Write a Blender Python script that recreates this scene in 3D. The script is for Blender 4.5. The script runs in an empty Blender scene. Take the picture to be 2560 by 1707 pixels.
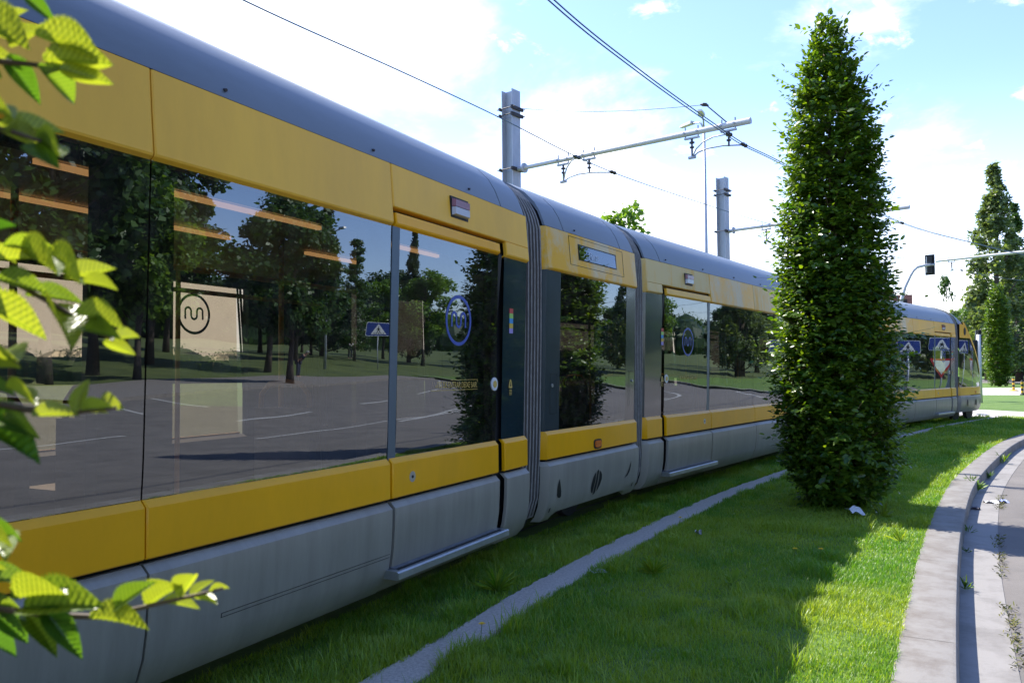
import bpy, math, random
import numpy as np
from mathutils import Vector, Matrix
random.seed(7)
RNG = np.random.default_rng(7)
C = bpy.context.scene.collection
PI = math.pi

# ------------------------------------------------------------------ helpers
def tag(o, label=None, cat=None, group=None, kind=None):
    if label: o['label'] = label
    if cat: o['category'] = cat
    if group: o['group'] = group
    if kind: o['kind'] = kind
    return o

def empty(name, loc=(0, 0, 0), label=None, cat=None, group=None):
    o = bpy.data.objects.new(name, None); C.objects.link(o)
    o.location = loc; o.empty_display_size = .1
    return tag(o, label, cat, group)

class MB:
    """collects simple shapes and links them as ONE mesh object"""
    def __init__(s): s.v = []; s.f = []; s.mi = []; s.cur = 0
    def add(s, vs, fs):
        b = len(s.v); s.v += [tuple(v) for v in vs]
        s.f += [tuple(b + i for i in f) for f in fs]; s.mi += [s.cur] * len(fs); return s
    def box(s, a, b):
        x0, y0, z0 = a; x1, y1, z1 = b
        return s.add([(x0,y0,z0),(x1,y0,z0),(x1,y1,z0),(x0,y1,z0),(x0,y0,z1),(x1,y0,z1),(x1,y1,z1),(x0,y1,z1)],
              [(0,3,2,1),(4,5,6,7),(0,1,5,4),(1,2,6,5),(2,3,7,6),(3,0,4,7)])
    def hexa(s, p): return s.add(p, [(0,3,2,1),(4,5,6,7),(0,1,5,4),(1,2,6,5),(2,3,7,6),(3,0,4,7)])
    def tube(s, pts, r, n=8, cap=True):
        pts = [Vector(p) for p in pts]; rs = r if isinstance(r, (list, tuple)) else [r] * len(pts)
        vs = []; fs = []; up = None
        for i, p in enumerate(pts):
            t = (pts[min(i+1, len(pts)-1)] - pts[max(i-1, 0)]).normalized()
            if up is None: up = t.orthogonal().normalized()
            up = (up - t * up.dot(t)).normalized(); w = t.cross(up)
            for k in range(n):
                a = 2 * PI * k / n; vs.append(p + (up * math.cos(a) + w * math.sin(a)) * rs[i])
        for i in range(len(pts) - 1):
            for k in range(n):
                a = i*n+k; b = i*n+(k+1) % n; fs.append((a, b, b+n, a+n))
        if cap:
            fs.append(tuple(range(n-1, -1, -1))); fs.append(tuple((len(pts)-1)*n+k for k in range(n)))
        return s.add(vs, fs)
    def grid(s, rows, closed=False):
        n = len(rows[0]); vs = [p for r in rows for p in r]; fs = []
        for i in range(len(rows) - 1):
            for k in range(n if closed else n - 1):
                a = i*n+k; b = i*n+(k+1) % n; fs.append((a, b, b+n, a+n))
        return s.add(vs, fs)
    def poly(s, pts): return s.add(pts, [tuple(range(len(pts)))])
    def prism(s, pts, d):
        """closed slab: pts loop and the same loop moved by d"""
        n = len(pts); d = Vector(d); q = [Vector(p) + d for p in pts]
        return s.add(list(pts) + q, [tuple(range(n)), tuple(range(2*n-1, n-1, -1))] + [(i, i+n, (i+1) % n + n, (i+1) % n) for i in range(n)])
    def build(s, name, m=None, parent=None, mw=None, smooth=False):
        me = bpy.data.meshes.new(name); me.from_pydata(s.v, [], s.f)
        for x in (m if isinstance(m, (list, tuple)) else [m]):
            if x: me.materials.append(x)
        if any(s.mi): me.polygons.foreach_set('material_index', s.mi)
        if smooth: me.polygons.foreach_set('use_smooth', [True] * len(me.polygons))
        me.update()
        o = bpy.data.objects.new(name, me); C.objects.link(o)
        if parent: o.parent = parent
        if mw is not None: o.matrix_local = mw
        return o

def smooth_edges(o, ang=35):
    me = o.data; me.polygons.foreach_set('use_smooth', [True] * len(me.polygons))
    try: me.set_sharp_from_angle(angle=math.radians(ang))
    except Exception: pass
    return o

def np_mesh(name, V, F, m, parent=None, uv=None, smooth=False, colors=None):
    """V (n,3), F list of (k, array(m,k))"""
    me = bpy.data.meshes.new(name); V = np.asarray(V, np.float32)
    me.vertices.add(len(V)); me.vertices.foreach_set('co', V.ravel())
    loops = np.concatenate([f.ravel() for f in F]).astype(np.int32)
    tot = np.concatenate([np.full(len(f), f.shape[1]) for f in F]).astype(np.int32)
    st = np.concatenate([[0], np.cumsum(tot)[:-1]]).astype(np.int32)
    me.loops.add(len(loops)); me.loops.foreach_set('vertex_index', loops)
    me.polygons.add(len(tot)); me.polygons.foreach_set('loop_start', st); me.polygons.foreach_set('loop_total', tot)
    if smooth: me.polygons.foreach_set('use_smooth', np.ones(len(tot), bool))
    if uv is not None:
        l = me.uv_layers.new(name='UVMap'); l.data.foreach_set('uv', np.asarray(uv, np.float32)[loops].ravel())
    if colors is not None:
        a = me.attributes.new('tone', 'FLOAT', 'POINT'); a.data.foreach_set('value', np.asarray(colors, np.float32))
    me.materials.append(m); me.update(calc_edges=True)
    o = bpy.data.objects.new(name, me); C.objects.link(o)
    if parent: o.parent = parent
    return o

def unit(a): return a / np.maximum(np.linalg.norm(a, axis=-1, keepdims=True), 1e-9)

LEAF_T = np.array([(0,0,0),(.28,.42,.06),(.28,-.42,.06),(.66,.40,.05),(.66,-.40,.05),(1,0,-.06),(.3,0,0),(.66,0,-.01)])
LEAF_F4 = np.array([(6,2,4,7),(6,7,3,1)]); LEAF_F3 = np.array([(0,2,6),(0,6,1),(7,4,5),(7,5,3)])
CARD_T = np.array([(0,0,0),(.45,.5,.08),(1,0,0),(.45,-.5,.08)]); CARD_F = np.array([(0,3,2,1)])
def scatter(tmpl, pos, ax, nr, L, Wd):
    ax = unit(ax); nr = unit(nr - ax * np.sum(ax * nr, 1, keepdims=True)); sd = np.cross(nr, ax)
    t = tmpl[None]
    V = pos[:, None] + ax[:, None] * (t[..., 0:1] * L[:, None, None]) + sd[:, None] * (t[..., 1:2] * Wd[:, None, None]) + nr[:, None] * (t[..., 2:3] * L[:, None, None])
    return V.reshape(-1, 3)
def rep(F, n, k): return (F[None] + (np.arange(n) * k)[:, None, None]).reshape(-1, F.shape[1])
def leaves(name, pos, ax, nr, L, Wd, m, parent=None, card=False):
    n = len(pos); tone = RNG.random(n)
    if card:
        V = scatter(CARD_T, pos, ax, nr, L, Wd)
        return np_mesh(name, V, [rep(CARD_F, n, 4)], m, parent, colors=np.repeat(tone, 4))
    V = scatter(LEAF_T, pos, ax, nr, L, Wd)
    return np_mesh(name, V, [rep(LEAF_F4, n, 8), rep(LEAF_F3, n, 8)], m, parent, colors=np.repeat(tone, 8))

def spline(pts, n=8):
    P = [np.array(p, float) for p in pts]; P = [2*P[0]-P[1]] + P + [2*P[-1]-P[-2]]; out = []
    for i in range(1, len(P) - 2):
        p0, p1, p2, p3 = P[i-1:i+3]
        t01 = np.linalg.norm(p1-p0)**.5; t12 = np.linalg.norm(p2-p1)**.5; t23 = np.linalg.norm(p3-p2)**.5
        m1 = p2-p1 + t12*((p1-p0)/t01-(p2-p0)/(t01+t12)); m2 = p2-p1 + t12*((p3-p2)/t23-(p3-p1)/(t12+t23))
        for k in range(n):
            t = k/n; out.append((2*p1-2*p2+m1+m2)*t**3 + (-3*p1+3*p2-2*m1-m2)*t*t + m1*t + p1)
    out.append(P[-2]); return np.array(out)
def offset(P, d):
    """offset a plan polyline to its right by d"""
    T = np.gradient(P[:, :2], axis=0); T = unit(T); return P[:, :2] + np.stack([T[:, 1], -T[:, 0]], 1) * d

# ------------------------------------------------------------------ materials
def nodes(m):
    m.use_nodes = True; return m.node_tree.nodes, m.node_tree.links
def pmat(name, col, rough=.5, metal=0., coat=0., spec=.5, var=.0, vscale=3., bump=0., bscale=40., col2=None, stretch=(1,1,1), lo=.35, hi=.65, bdist=.01):
    m = bpy.data.materials.new(name); N, L = nodes(m); b = N['Principled BSDF']
    b.inputs['Base Color'].default_value = (*col, 1); b.inputs['Roughness'].default_value = rough
    b.inputs['Metallic'].default_value = metal; b.inputs['Coat Weight'].default_value = coat
    b.inputs['Coat Roughness'].default_value = .06
    b.inputs['Specular IOR Level'].default_value = spec
    if var or col2 or bump:
        tc = N.new('ShaderNodeTexCoord'); mp = N.new('ShaderNodeMapping'); mp.inputs['Scale'].default_value = stretch
        L.new(tc.outputs['Object'], mp.inputs[0])
    if var or col2:
        t = N.new('ShaderNodeTexNoise'); t.inputs['Scale'].default_value = vscale; t.inputs['Detail'].default_value = 7; t.inputs['Roughness'].default_value = .72
        r = N.new('ShaderNodeValToRGB'); r.color_ramp.elements[0].position = lo; r.color_ramp.elements[1].position = hi
        c2 = col2 or tuple(min(1, c*(1+var)) for c in col); c1 = col if col2 else tuple(c*(1-var) for c in col)
        r.color_ramp.elements[0].color = (*c1, 1); r.color_ramp.elements[1].color = (*c2, 1)
        L.new(mp.outputs[0], t.inputs[0]); L.new(t.outputs[0], r.inputs[0]); L.new(r.outputs[0], b.inputs['Base Color'])
        rr = N.new('ShaderNodeMapRange'); rr.inputs['To Min'].default_value = max(.03, rough*.8); rr.inputs['To Max'].default_value = min(1, rough*1.25)
        L.new(t.outputs[0], rr.inputs[0]); L.new(rr.outputs[0], b.inputs['Roughness'])
    if bump:
        t2 = N.new('ShaderNodeTexNoise'); t2.inputs['Scale'].default_value = bscale; t2.inputs['Detail'].default_value = 5
        bp = N.new('ShaderNodeBump'); bp.inputs['Strength'].default_value = bump; bp.inputs['Distance'].default_value = bdist
        L.new(mp.outputs[0], t2.inputs[0]); L.new(t2.outputs[0], bp.inputs['Height']); L.new(bp.outputs[0], b.inputs['Normal'])
    return m

def leafmat(name, c_lo, c_hi, trans=.35, rough=.4, tcol=None, veins=False):
    m = bpy.data.materials.new(name); N, L = nodes(m); b = N['Principled BSDF']; out = N['Material Output']
    at = N.new('ShaderNodeAttribute'); at.attribute_name = 'tone'
    mx = N.new('ShaderNodeMix'); mx.data_type = 'RGBA'
    mx.inputs['A'].default_value = (*c_lo, 1); mx.inputs['B'].default_value = (*c_hi, 1)
    L.new(at.outputs['Fac'], mx.inputs['Factor'])
    col = mx.outputs['Result']
    if veins:
        uv = N.new('ShaderNodeTexCoord'); sp = N.new('ShaderNodeSeparateXYZ'); L.new(uv.outputs['UV'], sp.inputs[0])
        ab = N.new('ShaderNodeMath'); ab.operation = 'ABSOLUTE'; L.new(sp.outputs['Y'], ab.inputs[0])
        ph = N.new('ShaderNodeMath'); ph.operation = 'MULTIPLY_ADD'; ph.inputs[1].default_value = -.42
        L.new(ab.outputs[0], ph.inputs[0]); L.new(sp.outputs['X'], ph.inputs[2])
        sn = N.new('ShaderNodeMath'); sn.operation = 'MULTIPLY'; sn.inputs[1].default_value = 2*PI*11; L.new(ph.outputs[0], sn.inputs[0])
        cs = N.new('ShaderNodeMath'); cs.operation = 'COSINE'; L.new(sn.outputs[0], cs.inputs[0])
        vr = N.new('ShaderNodeMapRange'); vr.inputs['From Min'].default_value = .45; vr.inputs['From Max'].default_value = 1.
        L.new(cs.outputs[0], vr.inputs[0])
        mid = N.new('ShaderNodeMapRange'); mid.inputs['From Min'].default_value = .05; mid.inputs['From Max'].default_value = .0
        L.new(ab.outputs[0], mid.inputs[0])
        mm = N.new('ShaderNodeMath'); mm.operation = 'MAXIMUM'; L.new(vr.outputs[0], mm.inputs[0]); L.new(mid.outputs[0], mm.inputs[1])
        m2 = N.new('ShaderNodeMix'); m2.data_type = 'RGBA'; m2.inputs['B'].default_value = (c_lo[0]*.55, c_lo[1]*.62, c_lo[2]*.6, 1)
        sc = N.new('ShaderNodeMath'); sc.operation = 'MULTIPLY'; sc.inputs[1].default_value = .6; L.new(mm.outputs[0], sc.inputs[0])
        L.new(sc.outputs[0], m2.inputs['Factor']); L.new(col, m2.inputs['A']); col = m2.outputs['Result']
    L.new(col, b.inputs['Base Color']); b.inputs['Roughness'].default_value = rough; b.inputs['Specular IOR Level'].default_value = .5
    tr = N.new('ShaderNodeBsdfTranslucent'); tm = N.new('ShaderNodeMix'); tm.data_type = 'RGBA'; tm.blend_type = 'MULTIPLY'; tm.inputs['Factor'].default_value = 1
    tm.inputs['B'].default_value = (*(tcol or (2.2, 2.1, .7)), 1); L.new(col, tm.inputs['A']); L.new(tm.outputs['Result'], tr.inputs['Color'])
    ms = N.new('ShaderNodeMixShader'); ms.inputs[0].default_value = trans
    L.new(b.outputs[0], ms.inputs[1]); L.new(tr.outputs[0], ms.inputs[2]); L.new(ms.outputs[0], out.inputs[0])
    return m

def glassmat(name, tint, ior=2.5, wob=.0016):
    m = bpy.data.materials.new(name); N, L = nodes(m); N.remove(N['Principled BSDF']); out = N['Material Output']
    t = N.new('ShaderNodeBsdfTransparent'); t.inputs[0].default_value = (*tint, 1)
    g = N.new('ShaderNodeBsdfGlossy'); g.inputs['Roughness'].default_value = .0; g.inputs[0].default_value = (.86, .93, 1, 1)
    fr = N.new('ShaderNodeFresnel'); fr.inputs[0].default_value = ior
    tc = N.new('ShaderNodeTexCoord'); mp = N.new('ShaderNodeMapping'); mp.inputs['Scale'].default_value = (1, .55, 1.)
    ns = N.new('ShaderNodeTexNoise'); ns.inputs['Scale'].default_value = 2.2; ns.inputs['Detail'].default_value = 1
    bp = N.new('ShaderNodeBump'); bp.inputs['Strength'].default_value = 1; bp.inputs['Distance'].default_value = wob
    L.new(tc.outputs['Object'], mp.inputs[0]); L.new(mp.outputs[0], ns.inputs[0]); L.new(ns.outputs[0], bp.inputs['Height'])
    L.new(bp.outputs[0], g.inputs['Normal'])
    dirt = N.new('ShaderNodeBsdfDiffuse'); dirt.inputs[0].default_value = (.35, .32, .28, 1)
    dn = N.new('ShaderNodeTexNoise'); dn.inputs['Scale'].default_value = 9; dn.inputs['Detail'].default_value = 8; L.new(tc.outputs['Object'], dn.inputs[0])
    dr = N.new('ShaderNodeMapRange'); dr.inputs['From Min'].default_value = .4; dr.inputs['From Max'].default_value = .8; dr.inputs['To Min'].default_value = .010; dr.inputs['To Max'].default_value = .075
    L.new(dn.outputs[0], dr.inputs[0])
    s = N.new('ShaderNodeMixShader'); L.new(fr.outputs[0], s.inputs[0]); L.new(t.outputs[0], s.inputs[1]); L.new(g.outputs[0], s.inputs[2])
    s2 = N.new('ShaderNodeMixShader'); L.new(dr.outputs[0], s2.inputs[0]); L.new(s.outputs[0], s2.inputs[1]); L.new(dirt.outputs[0], s2.inputs[2])
    L.new(s2.outputs[0], out.inputs[0]); return m

def emat(name, col, st):
    m = bpy.data.materials.new(name); N, L = nodes(m); b = N['Principled BSDF']
    b.inputs['Base Color'].default_value = (*col, 1); b.inputs['Emission Color'].default_value = (*col, 1); b.inputs['Emission Strength'].default_value = st
    return m

M = {}
STR = (1, .5, 3)
M['yellow'] = pmat('tram_yellow_paint', (.93, .43, .002), .36, coat=.10, spec=.28, var=.06, vscale=1.6, stretch=(1, 1.4, .5))
M['yellow_faded'] = pmat('sun_bleached_yellow_paint', (.88, .45, .004), .42, coat=.08, spec=.35, col2=(.72, .56, .30), vscale=1.9, stretch=(1, .8, .55), lo=.44, hi=.60)
M['yellow_pale'] = pmat('chalky_yellow_paint', (.76, .54, .20), .48, coat=.06, spec=.3, col2=(.84, .43, .01), vscale=2.6, stretch=(1, 1.3, .35), lo=.5, hi=.66)
M['yellow_dull'] = pmat('lightly_faded_yellow_paint', (.95, .51, .045), .42, coat=.08, spec=.3, var=.08, vscale=1.1, stretch=(1, 1.4, .4))  # paler yellow; on the cantrails it paints in the sky sheen
M['roof'] = pmat('blue_grey_roof_paint', (.135, .155, .172), .42, coat=.1, var=.12, vscale=2.2, stretch=(1, .35, 1))
M['skirt'] = pmat('silver_grey_paint', (.31, .285, .235), .42, metal=.12, coat=.06, var=.12, vscale=2.0, stretch=(1, 3, .4))
M['dark'] = pmat('black_rubber', (.012, .012, .013), .6)
M['frame'] = pmat('dark_body_frame', (.018, .018, .02), .7)
M['post'] = pmat('blue_grey_metal', (.12, .16, .20), .4, metal=.4)
M['teal'] = pmat('dark_teal_panel', (.012, .030, .042), .16, coat=.6, var=.15, vscale=3)
M['teal_dull'] = pmat('dull_dark_teal_panel', (.016, .034, .045), .3, var=.15, vscale=3)
M['glass'] = glassmat('tinted_window_glass', (.38, .335, .28))
M['glass_far'] = glassmat('far_side_window_glass', (.74, .67, .56), 1.5)
M['glass_far_dark'] = glassmat('dark_far_side_window_glass', (.05, .045, .04), 1.5)  # extra tint added to dim the sky seen through these panes
M['display_glass'] = glassmat('display_glass', (.25, .27, .3), 2.3, .0006)
M['black'] = pmat('matt_black', (.006, .006, .007), .5)
M['bellows'] = pmat('bellows_fabric', (.075, .062, .055), .7, var=.2, vscale=9, stretch=(1, 1, .3))
M['bellows_edge'] = pmat('bellows_edge_trim', (.26, .245, .225), .5, var=.25, vscale=12)
M['alu'] = pmat('brushed_aluminium', (.45, .46, .46), .38, metal=.8, var=.1, vscale=8)
M['alu_dark'] = pmat('worn_step_top', (.20, .21, .23), .5, metal=.4, var=.2, vscale=15)
M['seat'] = pmat('grey_seat_fabric', (.24, .22, .21), .8, var=.2, vscale=12)
M['rail_y'] = pmat('yellow_handrail_paint', (.60, .30, .02), .4)
M['inside'] = pmat('interior_lining', (.34, .32, .28), .6, var=.05)
M['inside_floor'] = pmat('interior_floor', (.16, .155, .15), .7, var=.2)
M['tube'] = emat('warm_ceiling_lamp', (1., .60, .26), .40)
M['blue'] = pmat('blue_film', (.045, .09, .40), .4)
M['logo_dark'] = pmat('dark_film', (.01, .012, .025), .5)
M['text_y'] = pmat('yellow_film', (.62, .42, .09), .5)
M['white'] = pmat('white_plastic', (.72, .72, .72), .4)
M['red_lens'] = pmat('red_lens', (.22, .02, .03), .25, coat=.5)
M['grey_lens'] = pmat('clear_lens', (.45, .43, .45), .25, coat=.5)
M['orange'] = pmat('orange_lens', (.75, .16, .02), .25, coat=.5, var=.45, vscale=60)
for n, c in dict(r=(.55,.06,.05), g=(.35,.62,.12), b=(.05,.3,.65), y=(.65,.45,.05), v=(.35,.28,.62)).items(): M['s_'+n] = pmat('sticker_'+n.replace('r','red').replace('v','violet') if n in 'rv' else 'sticker_colour_'+n, c, .5)
M['galv'] = pmat('galvanised_steel', (.42, .44, .50), .5, metal=.2, var=.12, vscale=6, stretch=(1, 1, .3))
M['galv_lt'] = pmat('light_galvanised_tube', (.55, .55, .55), .5, metal=.2, var=.1, vscale=8)
M['wire'] = pmat('copper_wire_patina', (.08, .13, .21), .5, metal=.2)
M['iron'] = pmat('dark_fitting', (.06, .055, .06), .6, metal=.5)
M['bark'] = pmat('grey_brown_bark', (.085, .065, .05), .9, var=.35, vscale=14, bump=.6, bscale=30)
M['twig'] = pmat('young_twig', (.10, .065, .035), .7)
M['leaf'] = leafmat('hornbeam_leaf', (.020, .070, .009), (.125, .205, .016), .38, .33, (2.6, 2.3, .45))
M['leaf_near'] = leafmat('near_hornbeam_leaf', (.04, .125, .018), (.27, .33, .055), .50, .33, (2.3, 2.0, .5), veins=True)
M['leaf_tip'] = leafmat('young_leaf', (.11, .16, .02), (.19, .24, .03), .45, .35)
M['leaf_far'] = leafmat('far_leaf', (.022, .065, .014), (.06, .12, .022), .30, .45)
M['leaf_poplar'] = leafmat('poplar_leaf', (.065, .105, .045), (.15, .20, .085), .40, .45)
M['leaf_light'] = leafmat('light_leaf', (.07, .15, .02), (.14, .24, .035), .4, .4)
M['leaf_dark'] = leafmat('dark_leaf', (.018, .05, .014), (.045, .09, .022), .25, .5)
M['grass'] = leafmat('grass_blade', (.095, .245, .014), (.33, .41, .048), .40, .42, (2.0, 1.8, .5))
M['soil'] = pmat('lawn_ground', (.055, .115, .012), .95, col2=(.12, .20, .025), vscale=5, bump=.5, bscale=60)
M['turf'] = pmat('far_turf', (.065, .135, .014), .95, col2=(.12, .20, .026), vscale=1.3, bump=.7, bscale=25, bdist=.05)
M['concrete'] = pmat('kerb_concrete', (.165, .142, .12), .9, col2=(.245, .23, .21), vscale=3.5, lo=.34, hi=.58, bump=.5, bscale=120, bdist=.004)
M['strip'] = pmat('aggregate_edging', (.46, .415, .36), .95, var=.26, vscale=55, bump=.9, bscale=140, bdist=.008)
M['gutter'] = pmat('gutter_concrete', (.18, .167, .153), .9, col2=(.255, .24, .225), vscale=3.0, lo=.35, hi=.55, bump=.4, bscale=150, bdist=.004)
M['asphalt'] = pmat('worn_asphalt', (.155, .14, .127), .92, var=.18, vscale=1.4, bump=.7, bscale=170, bdist=.006)
M['paving'] = pmat('light_paving', (.42, .39, .36), .9, var=.14, vscale=1.2)
M['white_line'] = pmat('road_paint', (.40, .39, .37), .8, var=.15, vscale=6)
M['brick'] = pmat('red_brick', (.28, .12, .09), .85, var=.2, vscale=4)
M['render'] = pmat('pale_render', (.55, .50, .45), .85, var=.08)
M['sign_blue'] = pmat('sign_blue', (.02, .05, .25), .4)
M['sign_white'] = pmat('sign_white', (.75, .75, .75), .45)
M['sign_red'] = pmat('sign_red', (.5, .03, .03), .45)
M['bol_y'] = pmat('bollard_yellow', (.65, .38, .02), .5)
M['paper'] = pmat('white_paper', (.80, .80, .82), .7)
M['flower'] = pmat('dandelion_yellow', (.85, .55, .01), .7)
M['skin'] = pmat('skin', (.45, .27, .19), .6)
M['shirt'] = pmat('pale_shirt', (.45, .42, .45), .8)
M['trousers'] = pmat('dark_trousers', (.03, .035, .06), .8)
M['hair'] = pmat('grey_hair', (.25, .24, .23), .8)
M['jacket'] = pmat('navy_jacket', (.015, .02, .04), .8)

# ------------------------------------------------------------------ camera, sun, sky
K = 1.12
CAM_R = Matrix(((.89481298, .02535247, .44572074), (.44635475, -.03116076, -.89431339), (-.00878405, .9991928, -.03919925)))
cam = bpy.data.cameras.new('camera'); cam_o = bpy.data.objects.new('camera', cam); C.objects.link(cam_o)
cam_o.matrix_world = Matrix.Translation((0, 0, 1.5112)) @ CAM_R.to_4x4()
cam.sensor_width = 23.5; cam.lens = 2014.56 / 2560 * 23.5; cam.clip_start = .02; cam.clip_end = 3000
cam.dof.use_dof = True; cam.dof.focus_distance = 6.5; cam.dof.aperture_fstop = 6.3
bpy.context.scene.camera = cam_o
CR = np.array(CAM_R)
def ray(x, y):
    return CR @ np.array([(x - 1280) / 2014.56, -(y - 853.5) / 2014.56, -1.])
def at(x, y, dep): return ray(x, y) * dep + np.array([0, 0, 1.5112])

TO_SUN = Vector((-.932, .363, 1.184)).normalized()
sun = bpy.data.lights.new('sun', 'SUN'); sun.energy = 4.2; sun.angle = math.radians(.53); sun.color = (1, .95, .86)
so = bpy.data.objects.new('sun', sun); C.objects.link(so); so.rotation_euler = TO_SUN.to_track_quat('Z', 'Y').to_euler(); so.location = TO_SUN * 50
w = bpy.data.worlds.new('World'); bpy.context.scene.world = w; w.use_nodes = True
N, L = w.node_tree.nodes, w.node_tree.links
bg = N['Background']; sky = N.new('ShaderNodeTexSky'); sky.sky_type = 'NISHITA'; sky.sun_disc = False
sky.sun_elevation = math.asin(TO_SUN.z); sky.sun_rotation = math.atan2(TO_SUN.x, TO_SUN.y); sky.altitude = 80
sky.air_density = 1.0; sky.dust_density = .35; sky.ozone_density = 2.2
bg.inputs[1].default_value = .14
tc = N.new('ShaderNodeTexCoord'); sp = N.new('ShaderNodeSeparateXYZ'); L.new(tc.outputs['Generated'], sp.inputs[0])
def mth(op, a, b=None, c=None):
    n = N.new('ShaderNodeMath'); n.operation = op
    for i, x in enumerate((a, b, c)):
        if x is None: continue
        if isinstance(x, (int, float)): n.inputs[i].default_value = x
        else: L.new(x, n.inputs[i])
    return n.outputs[0]
zz = mth('ADD', mth('MAXIMUM', sp.outputs['Z'], 0.0), .22)
cx = mth('DIVIDE', sp.outputs['X'], zz); cy = mth('DIVIDE', sp.outputs['Y'], zz)
cb = N.new('ShaderNodeCombineXYZ'); L.new(cx, cb.inputs[0]); L.new(cy, cb.inputs[1])
def noise(scale, detail, rough, vec, st=(1, 1, 1), off=(0, 0, 0), dist=0):
    mp = N.new('ShaderNodeMapping'); mp.inputs['Scale'].default_value = st; mp.inputs['Location'].default_value = off; L.new(vec, mp.inputs[0])
    n = N.new('ShaderNodeTexNoise'); n.inputs['Scale'].default_value = scale; n.inputs['Detail'].default_value = detail; n.inputs['Roughness'].default_value = rough; n.inputs['Distortion'].default_value = dist
    L.new(mp.outputs[0], n.inputs[0]); return n.outputs[0]
def rng(x, a, b, c=0., d=1.):
    n = N.new('ShaderNodeMapRange'); n.clamp = True; n.interpolation_type = 'SMOOTHSTEP'
    for k, v in zip(('From Min', 'From Max', 'To Min', 'To Max'), (a, b, c, d)): n.inputs[k].default_value = v
    L.new(x, n.inputs[0]); return n.outputs[0]
# cloud bank lies towards the sun side (-x, +y); scattered wisps elsewhere over +y
side = mth('ADD', mth('MULTIPLY', sp.outputs['X'], -.80), mth('MULTIPLY', sp.outputs['Y'], .60))
low = rng(sp.outputs['Z'], .30, .05)
n1 = noise(1.5, 9, .60, cb.outputs[0], off=(3.1, .4, 0), dist=.3)
bank = rng(mth('ADD', mth('ADD', n1, mth('MULTIPLY', side, .42)), mth('MULTIPLY', low, .10)), .79, 1.02)
n2 = noise(5.2, 10, .62, cb.outputs[0], st=(1.2, .8, 1), off=(1.7, 5.2, 0), dist=.4)
front = rng(side, .22, .62)
wisp = mth('MULTIPLY', rng(n2, .56, .72, 0, .9), front)
hz = mth('MULTIPLY', rng(sp.outputs['Z'], .33, .0, 0, .8), front)
fac = mth('MINIMUM', mth('ADD', mth('MAXIMUM', bank, wisp), mth('MULTIPLY', hz, .9)), 1.0)
mixc = N.new('ShaderNodeMix'); mixc.data_type = 'RGBA'; L.new(fac, mixc.inputs['Factor'])
gain = N.new('ShaderNodeMix'); gain.data_type = 'RGBA'; gain.blend_type = 'MULTIPLY'; gain.inputs['Factor'].default_value = 1; gain.inputs['B'].default_value = (.90, .915, 1.12, 1)
L.new(sky.outputs[0], gain.inputs['A']); L.new(gain.outputs['Result'], mixc.inputs['A'])
mixc.inputs['B'].default_value = (6.0, 6.2, 6.45, 1)
L.new(mixc.outputs['Result'], bg.inputs[0])

sc = bpy.context.scene
sc.view_settings.view_transform = 'Standard'; sc.view_settings.look = 'None'; sc.view_settings.exposure = 1.28; sc.view_settings.gamma = 1
sc.render.engine = 'CYCLES'; sc.cycles.max_bounces = 10; sc.cycles.transparent_max_bounces = 16; sc.cycles.glossy_bounces = 4; sc.cycles.diffuse_bounces = 3
sc.cycles.caustics_reflective = False; sc.cycles.caustics_refractive = False
sc.cycles.use_denoising = True; sc.cycles.sample_clamp_indirect = 6

# ------------------------------------------------------------------ tram
# local frame of a carriage: x outward (0 = outer face of the waist), y along, z up; width 2.65
WID = 2.65
tram = empty('tram', (-2.837 - 1.325, 5.93, 0), 'long yellow and grey articulated tram standing on the grassed track', 'tram')
T_INV = Matrix.Translation(tram.location).inverted()
def frame(x, y, a): return T_INV @ Matrix.Translation((x, y, 0)) @ Matrix.Rotation(-a, 4, 'Z')
LL = 7.25; LS = 2.0
END1 = 5.926
def xg(z): return -.012 + .024 * (z - 1.0) - .007 * max(0., (1.27 - z) / .27)**2.5           # plane of the glazing, leaning out a little at the top
CANT = [(.018, 2.792), (.030, 2.62), (.046, 2.432), (.042, 2.422), (.022, 2.408), (-.02, 2.404)]
WAIST = [(-.03, 1.003), (-.012, 1.003), (.014, .974), (.015, .972), (.015, .77), (.009, .763), (-.03, .762)]
SKIRT = [(-.03, .743), (-.006, .743), (.034, .706), (.0345, .702), (.032, .60), (.024, .47), (.006, .36), (-.03, .265), (-.09, .20), (-.24, .165)]
KICK = [(-.03, .743), (-.006, .743), (.030, .708), (.031, .704), (.028, .60), (.020, .47), (.008, .395), (.0, .350)]
ROOFP = [(.006, 2.800), (-.012, 2.85), (-.045, 2.93), (-.10, 3.02), (-.20, 3.118), (-.38, 3.225), (-.62, 3.315), (-.95, 3.375), (-1.325, 3.40)]
ROOFP = ROOFP + [(-WID - x, z) for x, z in ROOFP[-2::-1]]
def mir(side, x): return x if side == 1 else -WID - x
def extr(prof, st, side=1):
    """extrude profile (x,z) along y; stations (y, inset)"""
    mb = MB(); rows = [[(mir(side, x + i), y, z) for x, z in prof] for y, i in st]
    return mb.grid(rows)
def panel(name, prof, s0, s1, fr, m, side=1, e0=0, e1=0, parent=None, g=.005):
    a = [(s0 - .035, -.075), (s0, 0)] if e0 else [(s0 + g*.5, -.03), (s0 + g*.6, -.006), (s0 + g + .006, 0)]
    b = [(s1, 0), (s1 + .035, -.075)] if e1 else [(s1 - g - .006, 0), (s1 - g*.6, -.006), (s1 - g*.5, -.03)]
    o = extr(prof, a + b, side).build(name, m, parent or tram, None if parent else fr)
    return smooth_edges(o, 25)
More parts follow.
